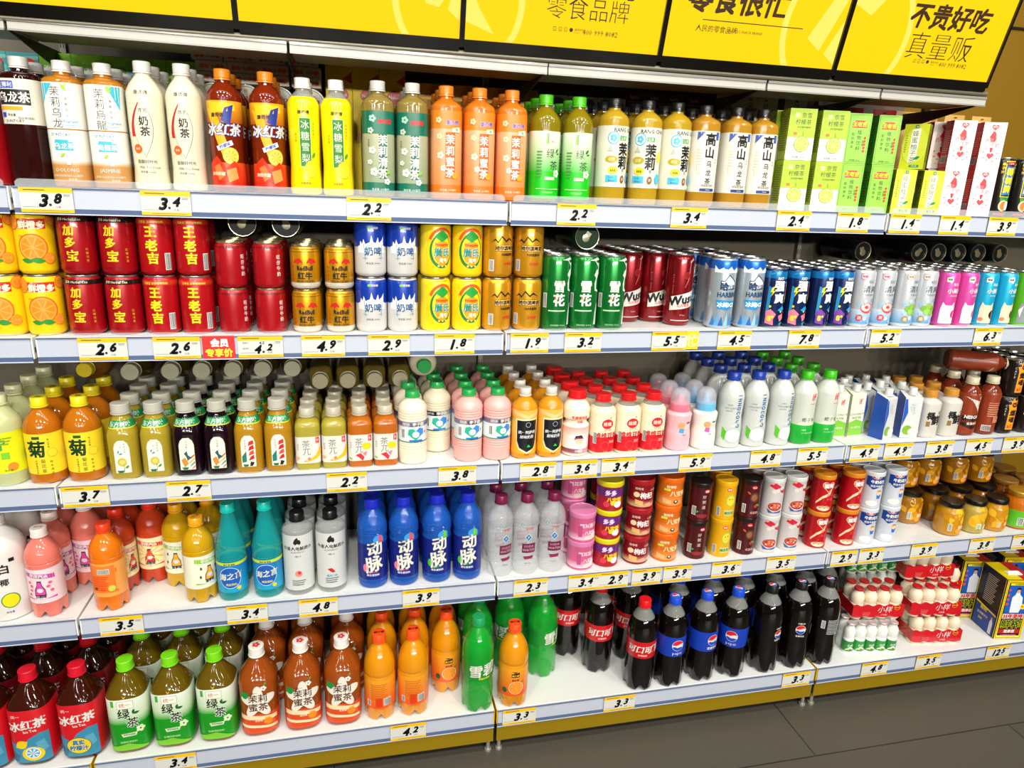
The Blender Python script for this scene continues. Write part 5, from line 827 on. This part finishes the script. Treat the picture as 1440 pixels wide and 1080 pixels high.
d2 = [C(-2, 84, 7, 5, '#d83a3a'), T('银鹭', -2, 84, 5, WH, .03), C(4, 54, 14, 18, '#a8b83a', 18), C(4, 54, 11, 14, '#e0cc3a', 16), C(0, 58, 1.5, 1.5, K, 6), C(8, 58, 1.5, 1.5, K, 6), G([(-12, 28), (16, 28), (14, 12), (-10, 12)], '#b8c87a'), T('绿豆汤', 2, 20, 8, '#3a5a1a', .03), bars(-26, 22, 8, 22)]
o = dess('#e8a80c', '#f0b010', d2)
put(o, 'golden yellow dessert can with yellow lid', 'can', 4, [1015], 730, .045, stack=2, h=.1055, rot=-4)
put(copy_tree(o), 'golden yellow dessert can set back in the shade', 'can', 4, [1012], 680, .11, stack=2, h=.1055, rot=-4)
d3 = [C(-2, 86, 7, 5, '#d83a3a'), T('银鹭', -2, 86, 5, WH, .03), C(2, 58, 13, 14, '#5a3018', 16), C(0, 58, 8, 9, '#8a5a3a', 14), leaf(6, 40, 14, -30, '#4a9a2a'), leaf(-10, 66, 12, 140, '#c8502a'), C(6, 34, 5, 5, '#a83a2a'), bars(-24, 26, 8, 22), T('红豆汤', 4, 16, 7, '#e8b8a0', .02)]
put(dess('#48101a', '#1c1010', d3), 'dark dessert can with leafy print and black lid', 'can', 4, [1050], 725, .045, stack=2, h=.1055, rot=-4)
d4 = [G([(-20, 84), (26, 62), (26, 74), (-8, 96)], '#c8203a'), T('哇哈哈', 4, 74, 11, WH, .05, 0, 25), C(2, 28, 19, 12, '#b82a2a', 22), C(2, 29, 16, 9, '#c8584a', 20), [C(2+11*cos(k*.9), 29+5*sin(k*1.7), 3, 2.4, ('#e8c8a0', '#7a1a1a', '#d88a5a')[k % 3], 7) for k in range(9)], G([(-20, 22), (-4, 12), (22, 16), (18, 10), (-14, 10)], '#3a5a9a'), C(-12, 92, 4, 4, '#d8a88a')]
o = dess('#cfc9c6', '#d8d8d8', d4); o.name = 'porridge_can'
put(o, 'white porridge can with red diagonal banner and pale lid', 'can', 4, [1082, 1112], 720, .045, 2, .062, stack=2, h=.1055, rot=[-14, -10])
d5 = [heart(2, 74, 17, '#f0d8b0'), heart(2, 74, 15.4, '#b81018'), T('银鹭', 2, 76, 13, WH, .07), G([(12, 66), (8, 50), (-10, 40), (-26, 22), (-26, 28), (-12, 46), (6, 58), (10, 66)], '#f0d0a0'), V('花生', 4, 54, 9, '#e8484c', 11, .03), V('牛奶', 14, 54, 9, '#e8484c', 11, .03), C(-4, 12, 18, 7, '#e8d8c0', 16), [C(-14+i*6, 14+(i % 2)*3, 4, 3, '#c89a6a', 8) for i in range(5)]]
o = dess('#b8101a', '#d8881c', d5, R=29.5)
put(o, 'red porridge can with heart emblem and ribbon', 'can', 4, [1152, 1192], 715, .046, 2, .063, stack=2, h=.1055, rot=[-8, -4])
d6 = [B(0, 84, 58, 34, '#123a8a'), G([(-29, 70), (-10, 56), (14, 66), (29, 48), (29, 80), (-29, 80)], '#123a8a'), C(-4, 92, 13, 6, '#e8d0d8'), C(-4, 92, 12, 5, '#b8243a'), T('银鹭', -4, 92, 6, WH, .05), T('牛奶花生', 2, 78, 10, WH, .06), T('花生牛奶复合', 2, 66, 6.5, WH, .04), C(8, 46, 7, 7, '#f0c8a0'), G([(2, 40), (16, 42), (12, 30), (4, 30)], '#2a6ac8'), G([(2, 48), (4, 55), (14, 54), (15, 48), (8, 51)], '#c87a3a'), C(-8, 16, 16, 8, '#f4f0e4', 16)]
o = dess('#ccd0d8', '#d8dce0', d6); o.name = 'milk_can'
put(o, 'blue and white milk can with swirling splash', 'can', 4, [1220, 1250], 712, .045, 2, .062, stack=2, h=.1055, rot=[-10, -8])
# glass jars
def jar(H, R, fruit, lidc, art, nf=14, seed=1, glass='#e8e0c0', bands=()):
    root = empty('fruit_jar'); prof = [(R*.8, 0), (R*.96, 4), (R, 12), (R, H*.62), (R*.93, H*.74), (R*.8, H-16), (R*.8, H-4)]
    m = MB(); m.lathe(crom(prof), mat(fruit, .12, trans=.25, coat=.8), 32); m.build('glass_jar', root)
    m = MB(); m.lathe([(R*.88, H-14), (R*.9, H-13), (R*.9, H-2), (R*.85, H), (R*.6, H-.6)], mat(lidc, .35, .5, coat=.3), 32); m.build('lid', root)
    rr = random.Random(seed); d = MB(); pf = crom(prof)
    A = [leaf(rr.uniform(-R, R)*.9, rr.uniform(10, H*.6), rr.uniform(20, 34), rr.uniform(50, 130), rr.choice(('#e8a818', '#f0b828', '#c8860f')), .5) for _ in range(nf)]
    for z0, z1, c in bands: d.lathe([(rad(pf, z)+.2, z) for z in (z0, (z0+z1)/2, z1)], mat(c, .4), 32); del d.f[-2:], d.m[-2:]
    prints(d, (A if not bands else []) + art, round_surf(pf), e0=.1, de=.03); d.build('printed_label', root); return root
ja = [G([(-2, 36), (24, 40), (26, 12), (0, 10)], '#e8841c'), T('黄桃', 12, 28, 12, '#f8e0b0', .04), C(2, 18, 8, 7, '#f0a03a'), bars(-22, 28, 8, 20)]
put(jar(98, 35, '#d8980c', '#141210', ja, seed=2), 'yellow peach jar with black lid, first of the front jars', 'jar', 4, [1332], 735, .05, rot=0)
jb = [C(14, 20, 8, 8, '#e8d07a'), T('梨', 14, 24, 10, '#e8f0e8', .03), B(-8, 24, 14, 18, '#d8dcc8'), L(-8, 28, 10, 4, 4, '#6a7a5a')]
put(jar(98, 33, '#c8b04a', '#141210', jb, seed=5), 'pear jar with clear syrup and black lid between two peach jars', 'jar', 4, [1366], 730, .05, rot=0)
put(jar(98, 33, '#d8980c', '#141210', [G([(4, 40), (24, 40), (24, 12), (4, 12)], '#e86a1c'), T('黄桃', 14, 26, 10, '#f8e0b0', .04), B(-12, 24, 12, 18, '#c8b88a')], seed=9), 'yellow peach jar with black lid, nearest the green-label jar', 'jar', 4, [1396], 728, .05, rot=0)
put(jar(112, 38, '#e07a10', '#d8a030', [T('桔子', 12, 34, 20, '#f0d030', .06), B(12, 32, 26, 40, '#f07818'), T('桔子', 12, 34, 17, '#f8e03a', .05), bars(-16, 26, 14, 22)], bands=[(8, 58, '#5ab82a')], seed=3), 'larger orange fruit jar with green label and gold lid', 'jar', 4, [1430], 718, .055, rot=-8)
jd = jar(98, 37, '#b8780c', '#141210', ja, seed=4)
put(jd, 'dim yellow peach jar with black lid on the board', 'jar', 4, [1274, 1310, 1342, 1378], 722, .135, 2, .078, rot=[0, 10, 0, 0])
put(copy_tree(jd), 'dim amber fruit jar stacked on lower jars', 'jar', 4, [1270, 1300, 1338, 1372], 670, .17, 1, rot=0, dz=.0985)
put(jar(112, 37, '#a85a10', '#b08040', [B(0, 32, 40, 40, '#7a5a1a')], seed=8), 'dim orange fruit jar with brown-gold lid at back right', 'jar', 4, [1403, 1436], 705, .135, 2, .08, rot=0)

# ================================================================ goods: bottom shelf
def big(liq, t, cap, bands, art, H=217, R=42, sh=140, p=3.2, dome=1.3, capart=None): return bottle('tea_bottle', H, R, sh, liq, cap, t, p=p, nk=14, dome=dome, foot=.9, bands=bands, art=art, capart=capart)
rt = [T('统一', -18, 128, 9, WH, .01), T('冰红茶', 0, 106, 25, WH, .035, .15, 8), T('Ice Tea', 6, 90, 9, WH, .03, 0, 8), G([(-40, 66), (-14, 50), (0, 70), (24, 84), (40, 82), (40, 10), (-40, 10)], '#3a88a8'), G([(-40, 40), (-20, 30), (-26, 12), (-40, 12)], '#2a6a8a'), G([(14, 60), (30, 66), (36, 40), (20, 34)], '#5aa0b8')]
r1 = big('#3a1004', .25, ('#d8142c', 17, 20), [(10, 142, '#c81420')], rt + [C(0, 38, 25, 21, '#1a4a3a', 22), C(0, 38, 24, 20, '#e8c81c', 22), T('真实', 0, 46, 13, WH, .1), T('真实', 0, 46, 13, '#1a6a9a', .05), T('柠檬汁', 0, 32, 13, WH, .1), T('柠檬汁', 0, 32, 13, '#1a6a9a', .05)])
r2 = big('#3a1004', .25, ('#d8142c', 17, 20), [(10, 142, '#c81420')], rt + [leaf(-26, 50, 28, 30, '#e8c81c', .6), C(6, 32, 22, 18, '#e8c81c', 20), C(6, 34, 15, 14, '#e8f0f0', 18), C(6, 34, 13, 12, '#3a9ac8', 18), [G([(6, 34), (6+12*cos(t), 34+11*sin(t)), (6+12*cos(t+.5), 34+11*sin(t+.5))], '#d8e8e8') for t in [k*.9 for k in range(7)]]])
put(r2, 'large red iced tea bottle with lemon slice print, front', 'bottle', 5, [-16, 44], 990, .02, 1, rot=[0, -4])
put(r1, 'large red iced tea bottle with whole lemon and blue lettering', 'bottle', 5, [115], 985, .02, 1, rot=-4)
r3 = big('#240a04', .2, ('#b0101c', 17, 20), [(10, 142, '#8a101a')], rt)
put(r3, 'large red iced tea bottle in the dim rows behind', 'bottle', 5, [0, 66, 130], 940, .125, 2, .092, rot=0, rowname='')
gt = [B(-25, 132, 6, 16, '#4aa83a'), G([(-16, 138), (18, 138), (18, 118), (-16, 118)], '#b8b090'), G([(-15, 137), (17, 137), (17, 119), (-15, 119)], '#e8ecdc'), T('统一', 0, 128, 12, '#c8482a', .01), G([(0, 146), (-5, 150), (0, 142), (5, 150)], '#c8a01c'), T('绿', -4, 106, 26, '#1a2a18', .02), leaf(14, 104, 12, 70, '#1a5a2a'), leaf(14, 104, 14, 10, '#1a5a2a'), T('茶', 12, 82, 26, '#e8f4e0', .07), T('茶', 12, 82, 26, '#1a2a18', .02), flow(26, 62, 9, '#dcecc0'), G([(-14, 54), (20, 56), (17, 47), (-11, 45)], '#c8dcb0'), T('茉莉味绿茶', 3, 51, 5, '#3a6a2a', .02), T('低糖绿茶饮料', 0, 32, 6, '#a8d890', .02), G([(-38, 20), (0, 28), (38, 14), (38, 10), (-38, 10)], '#7ac030')]
G1 = big('#6a5408', .45, ('#7ad81c', 17, 20), [(10, 78, '#109018'), (78, 98, ('#30a030', '#c8dcb8')), (98, 142, ('#c8dcb8', '#dde2d4'))], gt)
put(G1, 'large green tea bottle with lime cap, front', 'bottle', 5, [185, 247, 309], 1000, .02, 1, rot=[4, 0, -2])
put(copy_tree(G1), 'large green tea bottle with lime cap, set behind', 'bottle', 5, [203, 258, 316], 920, .13, 2, .092, rot=0)
mt = [G([(0+r_*cos(t)*1.0, 94+r_*sin(t)*1.08) for k in range(60) for t in [2*pi*k/60+pi/2] for r_ in [31+9*cos(5*(t-pi/2))]], '#e8e0d0'), T('统一', -8, 119, 8, '#4a3a2a', .02), T('茉莉', 0, 104, 22, '#4a2010', .018), T('蜜茶', 0, 81, 22, '#4a2010', .018), G([(-42, 62), (42, 52), (42, 42), (-42, 50)], '#f0d8a8'), G([(-42, 36), (42, 26), (42, 20), (-42, 28)], '#f0d8a8'), C(20, 40, 10, 9, '#e8881c', 12), B(20, 50, 12, 3, '#f0b04a'), T('枇杷蜜', 0, 44, 6, '#f8d8b8', .02), flow(14, 130, 7, '#e8e8dc'), leaf(16, 138, 8, 60, '#3a9a3a'), leaf(-38, 112, 20, 20, '#1a8a3a', .8)]
m1 = big('#a04a10', .5, ('#e8e4dc', 17, 21), [(10, 62, '#d8481c')], mt, p=3.0, capart=[flow(0, 0, 9, '#d83a3a')])
put(m1, 'large jasmine honey tea bottle with white cap, front', 'bottle', 5, [364, 425, 482], 960, .02, 1, rot=[4, 2, 0])
put(copy_tree(m1), 'large jasmine honey tea bottle with white cap, set behind', 'bottle', 5, [376, 430, 488], 900, .125, 2, .092, rot=0)
pulp = mat('#f09a0c', rough=.15, trans=.2, coat=.5)
def oj(art, back=False): return bottle('orange_juice_bottle', 221, 37, 128, pulp, ('#f0501c', 16, 19), nk=13, dome=2.2, petal=1, foot=.9, waist=[(114, 1), (119, .95), (124, 1)], bands=[(34, 112, ('#e8501c', '#f0a020'))], art=art, capart=[T('美汁源', 0, 0, 8, '#5a1408', .05)])
o1 = oj([B(0, 96, 20, 16, '#281008'), G([(-10, 104), (0, 100), (10, 108), (10, 102), (-10, 98)], '#f0a020'), T('美汁源', 0, 93, 6, '#f0c040', .03), T('果粒橙', 0, 80, 6, '#5a2008', .02), C(2, 58, 19, 18, '#f8d8a0', 22), orange(2, 58, 17), leaf(14, 72, 9, 30, '#3a8a2a'), C(-28, 50, 7, 8, '#2a5a2a', 8)])
o2 = oj([L(-4, 100, 40, 9, 5, '#c8641a'), bars(16, 52, 16, 18), bars(-30, 50, 8, 14), B(-4, 52, 16, 24, '#d8380f')])
put(o2, 'orange juice bottle turned to its barcode, front', 'bottle', 5, [534, 581], 950, .015, 1, rot=[0, 0])
put(copy_tree(o2), 'orange juice bottle turned to its barcode, set behind', 'bottle', 5, [537, 583], 900, .1, 2, .08, rot=0)
put(o1, 'single orange juice bottle standing right of the gap between bays', 'bottle', 5, [722], 930, .0, 1, rot=0)
put(copy_tree(o1), 'orange juice bottle with orange slice, set back by the lemonade', 'bottle', 5, [627], 910, .08, 2, .08, rot=6)
spr = clearp('#14b434', .55)
o = bottle('lemon_soda_bottle', 248, 39, 155, spr, ('#1a9a5a', 15.5, 17), nk=13, dome=2.0, petal=1, foot=.88, waist=[(50, 1), (80, .93), (100, 1)], bands=[(92, 140, '#0f8a2c')], art=[T('雪碧', 0, 120, 36, WH, .025, .15, 6), T('清爽柠檬味', 6, 98, 6, '#e8e03a', .03)])
put(o, 'green lemon soda bottle with white characters at the front', 'bottle', 5, [672], 930, .0, 1, rot=4)
put(copy_tree(o), 'green lemon soda bottle at the right, label partly turned', 'bottle', 5, [762], 900, .095, 2, .08, rot=40)
put(copy_tree(o), 'green lemon soda bottle between the front two', 'bottle', 5, [716], 880, .13, 1, rot=-60)
put(copy_tree(o), 'green lemon soda bottle behind the front green one', 'bottle', 5, [672], 880, .09, 2, .08, rot=-100)
cola = mat('#0c0504', rough=.05, coat=.6, trans=.12, ior=1.33)
def col(band, art, capc, capart=None, nm='cola_bottle'): return bottle(nm, 250, 38.5, 158, cola, (capc, 15.5, 17), nk=13, dome=2.0, petal=1, foot=.9, waist=[(60, 1.0), (88, .94), (100, .98)], fill=202, bands=[band] if band else [], art=art, capart=capart)
ck = col((98, 146, '#c8141c'), [T('可口可乐', 0, 124, 22, WH, .04, .2), T('好喝有料', -2, 107, 6, '#f0d0c8', .02), B(28, 122, 7, 22, '#b01018'), T('汽水', 28, 134, 6, WH)], '#d8141c')
put(ck, 'cola bottle with red label and red cap, front', 'bottle', 5, [902], 900, .0, 1, rot=-14)
put(copy_tree(ck), 'cola bottle with red label, set back in the middle', 'bottle', 5, [842], 880, .085, 1, rot=0)
put(copy_tree(ck), 'cola bottle with red label, far back near the green bottles', 'bottle', 5, [797], 860, .165, 2, .08, rot=0)
put(copy_tree(ck), 'cola bottle with red label, behind the front cola', 'bottle', 5, [884], 870, .12, 2, .08, rot=-20)
def globe(u, v, r): return [C(u, v, r*1.06, r*1.06, WH, 26), G([(u+r*cos(t), v+r*sin(t)) for t in [.35+k*(pi-.35-.1)/14 for k in range(15)]]+[(u-r*.9, v+r*.1), (u-r*.3, v+r*.02), (u+r*.4, v+r*.3)], '#d8202c'), G([(u+r*cos(t), v+r*sin(t)) for t in [pi+.35+k*(pi-.75)/14 for k in range(15)]]+[(u+r*.5, v-r*.3), (u-r*.1, v-r*.4), (u-r*.6, v-r*.2)], '#1a4ab8')]
pcap = [globe(0, 0, 9)]
pe = col((92, 150, '#143cb0'), [globe(0, 126, 15), T('pepsi', 0, 102, 13, WH, .01)], '#1a4ac8', pcap)
put(pe, 'cola bottle with blue label and blue cap, round emblem centred', 'bottle', 5, [944], 895, .0, 1, rot=0)
pe2 = col((92, 150, '#143cb0'), [globe(12, 126, 15), T('百事可乐', 12, 103, 8, WH, .04)], '#1a4ac8', pcap)
put(pe2, 'cola bottle with blue label, round emblem turned rightwards', 'bottle', 5, [989], 885, .005, 1, rot=0)
put(copy_tree(pe), 'cola bottle with blue label, round emblem turned leftwards', 'bottle', 5, [1032], 880, .005, 1, rot=-36)
put(copy_tree(pe), 'cola bottle with blue cap in the dark behind', 'bottle', 5, [950, 998, 1040], 870, .09, 2, .082, rot=60)
pk1 = col(None, [globe(6, 120, 12), T('无糖可乐', 6, 138, 5, WH, .02), T('百事可乐', 6, 103, 6, WH, .03)], '#141414', pcap)
put(pk1, 'all-black cola bottle with round emblem turned rightwards', 'bottle', 5, [1078], 880, .005, 1, rot=12)
put(col(None, [globe(-10, 124, 13), T('无糖可乐', -10, 143, 5, WH, .02), T('百事可乐', -10, 104, 6, WH, .03), bars(32, 118, 10, 26)], '#141414', pcap), 'all-black cola bottle with emblem and barcode', 'bottle', 5, [1119], 875, .007, 1, rot=0)
put(col(None, [bars(-24, 128, 8, 22), L(2, 142, 30, 10, 4.6, '#b8b8b8')], '#141414', pcap), 'all-black cola bottle turned to its ingredient text', 'bottle', 5, [1158], 870, .007, 1, rot=0)
put(copy_tree(pk1), 'all-black cola bottle in the dark behind', 'bottle', 5, [1084, 1125, 1164], 860, .091, 2, .082, rot=80)
# packs of small bottles
def pack(n, wrapc, art, H=92, R=19, liqc='#ecdcc0', capc='#b0141c', ww=None, foilcap=False, bandz=(8, 46), depth=2):
    root = empty('yoghurt_pack'); p = 2*R+1; pf = [(R*.8, 0), (R, 3), (R, H*.44), (R*.9, H*.5), (R*.98, H*.58), (R*.98, H*.76), (R*.62, H-11), (R*.62, H-4)]
    for dj in range(depth):
        for i in range(n):
            x = (i-(n-1)/2)*p; y = -p*(depth-1)/2+dj*p
            b = MB(); b.lathe(crom(pf, 2), mat(liqc, .3, coat=.3), 20, cx=x, cy=y); bo = b.build('small_bottle', root)
            c_ = MB(); c_.lathe([(R*.66, H-6), (R*.72, H-5), (R*.72, H-1), (R*.66, H)], mat(capc, .3, .4 if foilcap else 0), 18, cx=x, cy=y); c_.build('cap', bo)
            if foilcap and dj == 0:
                l = MB(); l.lathe([(R+.3, 6), (R+.3, H*.42)], mat(('#2a8a3a', '#3a9a48')[i % 2], .4), 20, cx=x, cy=y); del l.f[-2:], l.m[-2:]
                prints(l, [T('D字', 0, H*.27, 9, WH, .03), G([(-R*.9, 8), (0, 16), (R*.9, 8), (R*.8, 12), (0, 22), (-R*.8, 12)], '#e0ecd8'), C(5, 12, 2.6, 2.6, '#d8303a', 7), C(-5, 13, 2.4, 2.4, '#e8c83a', 7)], lambda u, v, e, x=x, y=y: (x+(R+e)*sin(u/R), y-(R+e)*cos(u/R), v)); l.build('label', bo)
    if wrapc:
        W = n*p/2+.5; D = p*depth/2+.5; m = MB(); N = n*8; vs = []; fs = []
        z0, z1 = bandz
        for s in (-1, 1):
            for i in range(N+1):
                x = -W+2*W*i/N; y = s*(D-.3+ .5*abs(cos(pi*(x+W)/p+pi/2))); vs += [(x, y, z0-4*abs(cos(pi*(x+W)/p+pi/2))+2), (x, y, z1+3*sin(i*.9))]
        M2 = 2*(N+1)
        for i in range(N): a = 2*i; fs += [(a, a+2, a+3, a+1), (M2+a+2, M2+a, M2+a+1, M2+a+3)]
        fs += [(M2, 0, 1, M2+1), (2*N, M2+2*N, M2+2*N+1, 2*N+1)]
        m.add(vs, fs, mat(wrapc, .25, coat=.5)); m.build('wrapper', root)
        d = MB(); prints(d, art, flat_surf(-D-.4), step=0, e0=.4); d.build('printed_lettering', root, smooth=0)
    return root
rp = pack(4, '#c81420', [T('小样', 18, 32, 22, '#f0d8d8', 0, .15), T('小乳酸', 18, 15, 6, '#f0d8d8', .01), ring(54, 38, 7, 1.2, 0, 6.28, 16, '#e8a81c'), B(54, 38, 18, 2, '#e8a81c'), [B(-36, 24, 24, .6, '#e88a8a'), L(-36, 20, 22, 3, 4, '#e06a6a')]], R=18.5)
def rl(sh, q, py, Y, z, rot, lab):
    put(q, lab, 'drink pack', 5, [sh], py, Y, 1, dz=z, rot=rot, jit=0, group='red wrapped yoghurt packs')
rl(1302, rp, 898, .035, 0, -8, 'red wrapped pack of four small yoghurts, lowest in the stack')
rl(1302, copy_tree(rp), 855, .037, .093, -8, 'red wrapped pack of small yoghurts, middle of the right stack')
rl(1294, copy_tree(rp), 800, .085, .186, -6, 'red wrapped pack of small yoghurts on top of the right stack')
rl(1219, copy_tree(rp), 850, .055, .093, -8, 'red wrapped pack of small yoghurts resting on green-label bottles')
gp = pack(5, None, [], H=92, R=15.5, liqc='#e8ebe4', capc='#d8c8c8', foilcap=True)
put(gp, 'pack of five small white bottles with green labels, front', 'drink pack', 5, [1217], 900, .025, 1, rot=-8, jit=0, group='green label yoghurt packs')
gp2 = pack(5, None, [], H=92, R=15.5, liqc='#e0e0dc', capc='#d0d0cc', foilcap=True)
put(copy_tree(gp), 'pack of small white bottles with green labels, lower back', 'drink pack', 5, [1222], 860, .105, 1, rot=-8, jit=0, group='green label yoghurt packs')
put(gp2, 'pack of plain white small bottles high at the back', 'drink pack', 5, [1219], 800, .135, 1, dz=.186, rot=-6, jit=0, group='green label yoghurt packs')
put(copy_tree(gp), 'pack of small white bottles hidden midway at the back', 'drink pack', 5, [1219], 830, .135, 1, dz=.093, rot=-6, jit=0, group='green label yoghurt packs')
put(copy_tree(rp), 'red wrapped yoghurt pack on the board behind the stack', 'drink pack', 5, [1307], 850, .125, 1, rot=-6, jit=0, group='red wrapped yoghurt packs')
put(copy_tree(rp), 'red wrapped yoghurt pack second up behind the stack', 'drink pack', 5, [1307], 830, .125, 1, dz=.093, rot=-6, jit=0, group='red wrapped yoghurt packs')
# tall coconut juice boxes
def cbox():
    root = empty('juice_box'); W, D, H = 84, 100, 198; m = MB()
    m.box(-W/2, W/2, -D/2, D/2, 0, H, mat('#14120e', .35)); m.build('box_body', root, smooth=0, bevel=1)
    t = MB(); t.box(-W/2+.5, W/2-.5, -D/2+.5, D/2-.5, H-.1, H+.6, mat('#c01c22', .35)); t.box(-W/2+.5, W*.05, -D/2+.5, D/2-.5, H+.1, H+.8, mat('#e8d010', .35)); t.build('box_lid', root, smooth=0)
    h = MB(); h.tube([(-16, -14, H+.5), (-16, -14, H+4), (-12, -14, H+6), (12, -14, H+6), (16, -14, H+4), (16, -14, H+.5)], 3, mat('#e8e6e0', .35)); h.box(-22, 22, -24, -6, H+.5, H+3.5, mat('#e8e6e0', .35)); h.build('carry_handle', root)
    A = [B(0, H/2, W-3, H-3, YE), B(0, H/2, W-8, H-8, '#14120e'), B(0, H/2, W-11, H-11, YE), B(0, H/2+2, W-16, H-20, '#14120e'), B(0, 134, W-22, 92, '#1a5ab8'), B(0, 184, W-24, 7, YE), T('正宗椰树牌椰汁', 0, 184, 5, K, .03), G([(-14, 90), (-16, 140), (-8, 150), (-6, 158), (4, 158), (6, 150), (16, 140), (20, 110), (14, 90)], '#e8ecf4'), C(-1, 162, 6, 8, '#d8a888', 14), G([(-7, 158), (-8, 170), (-1, 174), (6, 170), (6, 158), (4, 166), (-5, 166)], '#1a1410'), C(24, 110, 9, 9, '#f0d81c', 16), T('椰汁', 24, 110, 6, RD, .03), V('不加香精', -28, 168, 9, '#e8541c', 15, .04), B(0, 78, W-20, 16, '#e8e0d8'), T('35年坚持', 0, 78, 15, RD, .07), T('鲜榨', 0, 52, 31, '#f0e81c', .07), T('鲜榨', 0, 52, 31, '#14301a', .03), B(0, 27, W-20, 14, '#c01c24'), T('敢承诺', 0, 27, 11, WH, .06), T('不用椰浆不加香精', 0, 13, 6, '#e88ab8', .03)]
    Bk = [L(0, 178, 44, 15, 6, '#b8b4a8'), B(0, 40, 84, 74, '#1a48a0'), G([(-42, 80), (42, 70), (42, 66), (-42, 74)], YE), T('椰树', -8, 66, 14, '#e8d81c', .04), T('正宗椰子汁', -8, 46, 9, WH, .03), T('浓香', -14, 30, 8, '#e8d81c', .03), G([(24, 4), (36, 4), (36, 40), (30, 58), (24, 40)], '#dfe6ee'), G([(27, 58), (33, 58), (33, 50), (27, 50)], '#e89a1c'), B(-48, H/2, 2.4, H, YE), B(48, H/2, 2.4, H, YE)]
    d = MB(); prints(d, A, flat_surf(-D/2), step=0, e0=.6, de=.03); prints(d, Bk, lambda u, v, e: (-W/2-e, -u, v), step=0, e0=.6, de=.03); d.build('printed_design', root, smooth=0); return root
cb = cbox()
put(cb, 'tall black and yellow coconut juice box with white handle, front', 'box', 5, [1402, 1463], 870, .03, 1, rot=[-10, -10], jit=0, group='coconut juice boxes')
put(copy_tree(cb), 'coconut juice box set behind with white handle', 'box', 5, [1345, 1402], 830, .14, 1, rot=-10, jit=0, group='coconut juice boxes', dx=0)
put(copy_tree(cb), 'coconut juice box in the rearmost row with white handle', 'box', 5, [1330, 1380, 1436], 800, .255, 1, rot=-6, jit=0, group='coconut juice boxes')

settle()
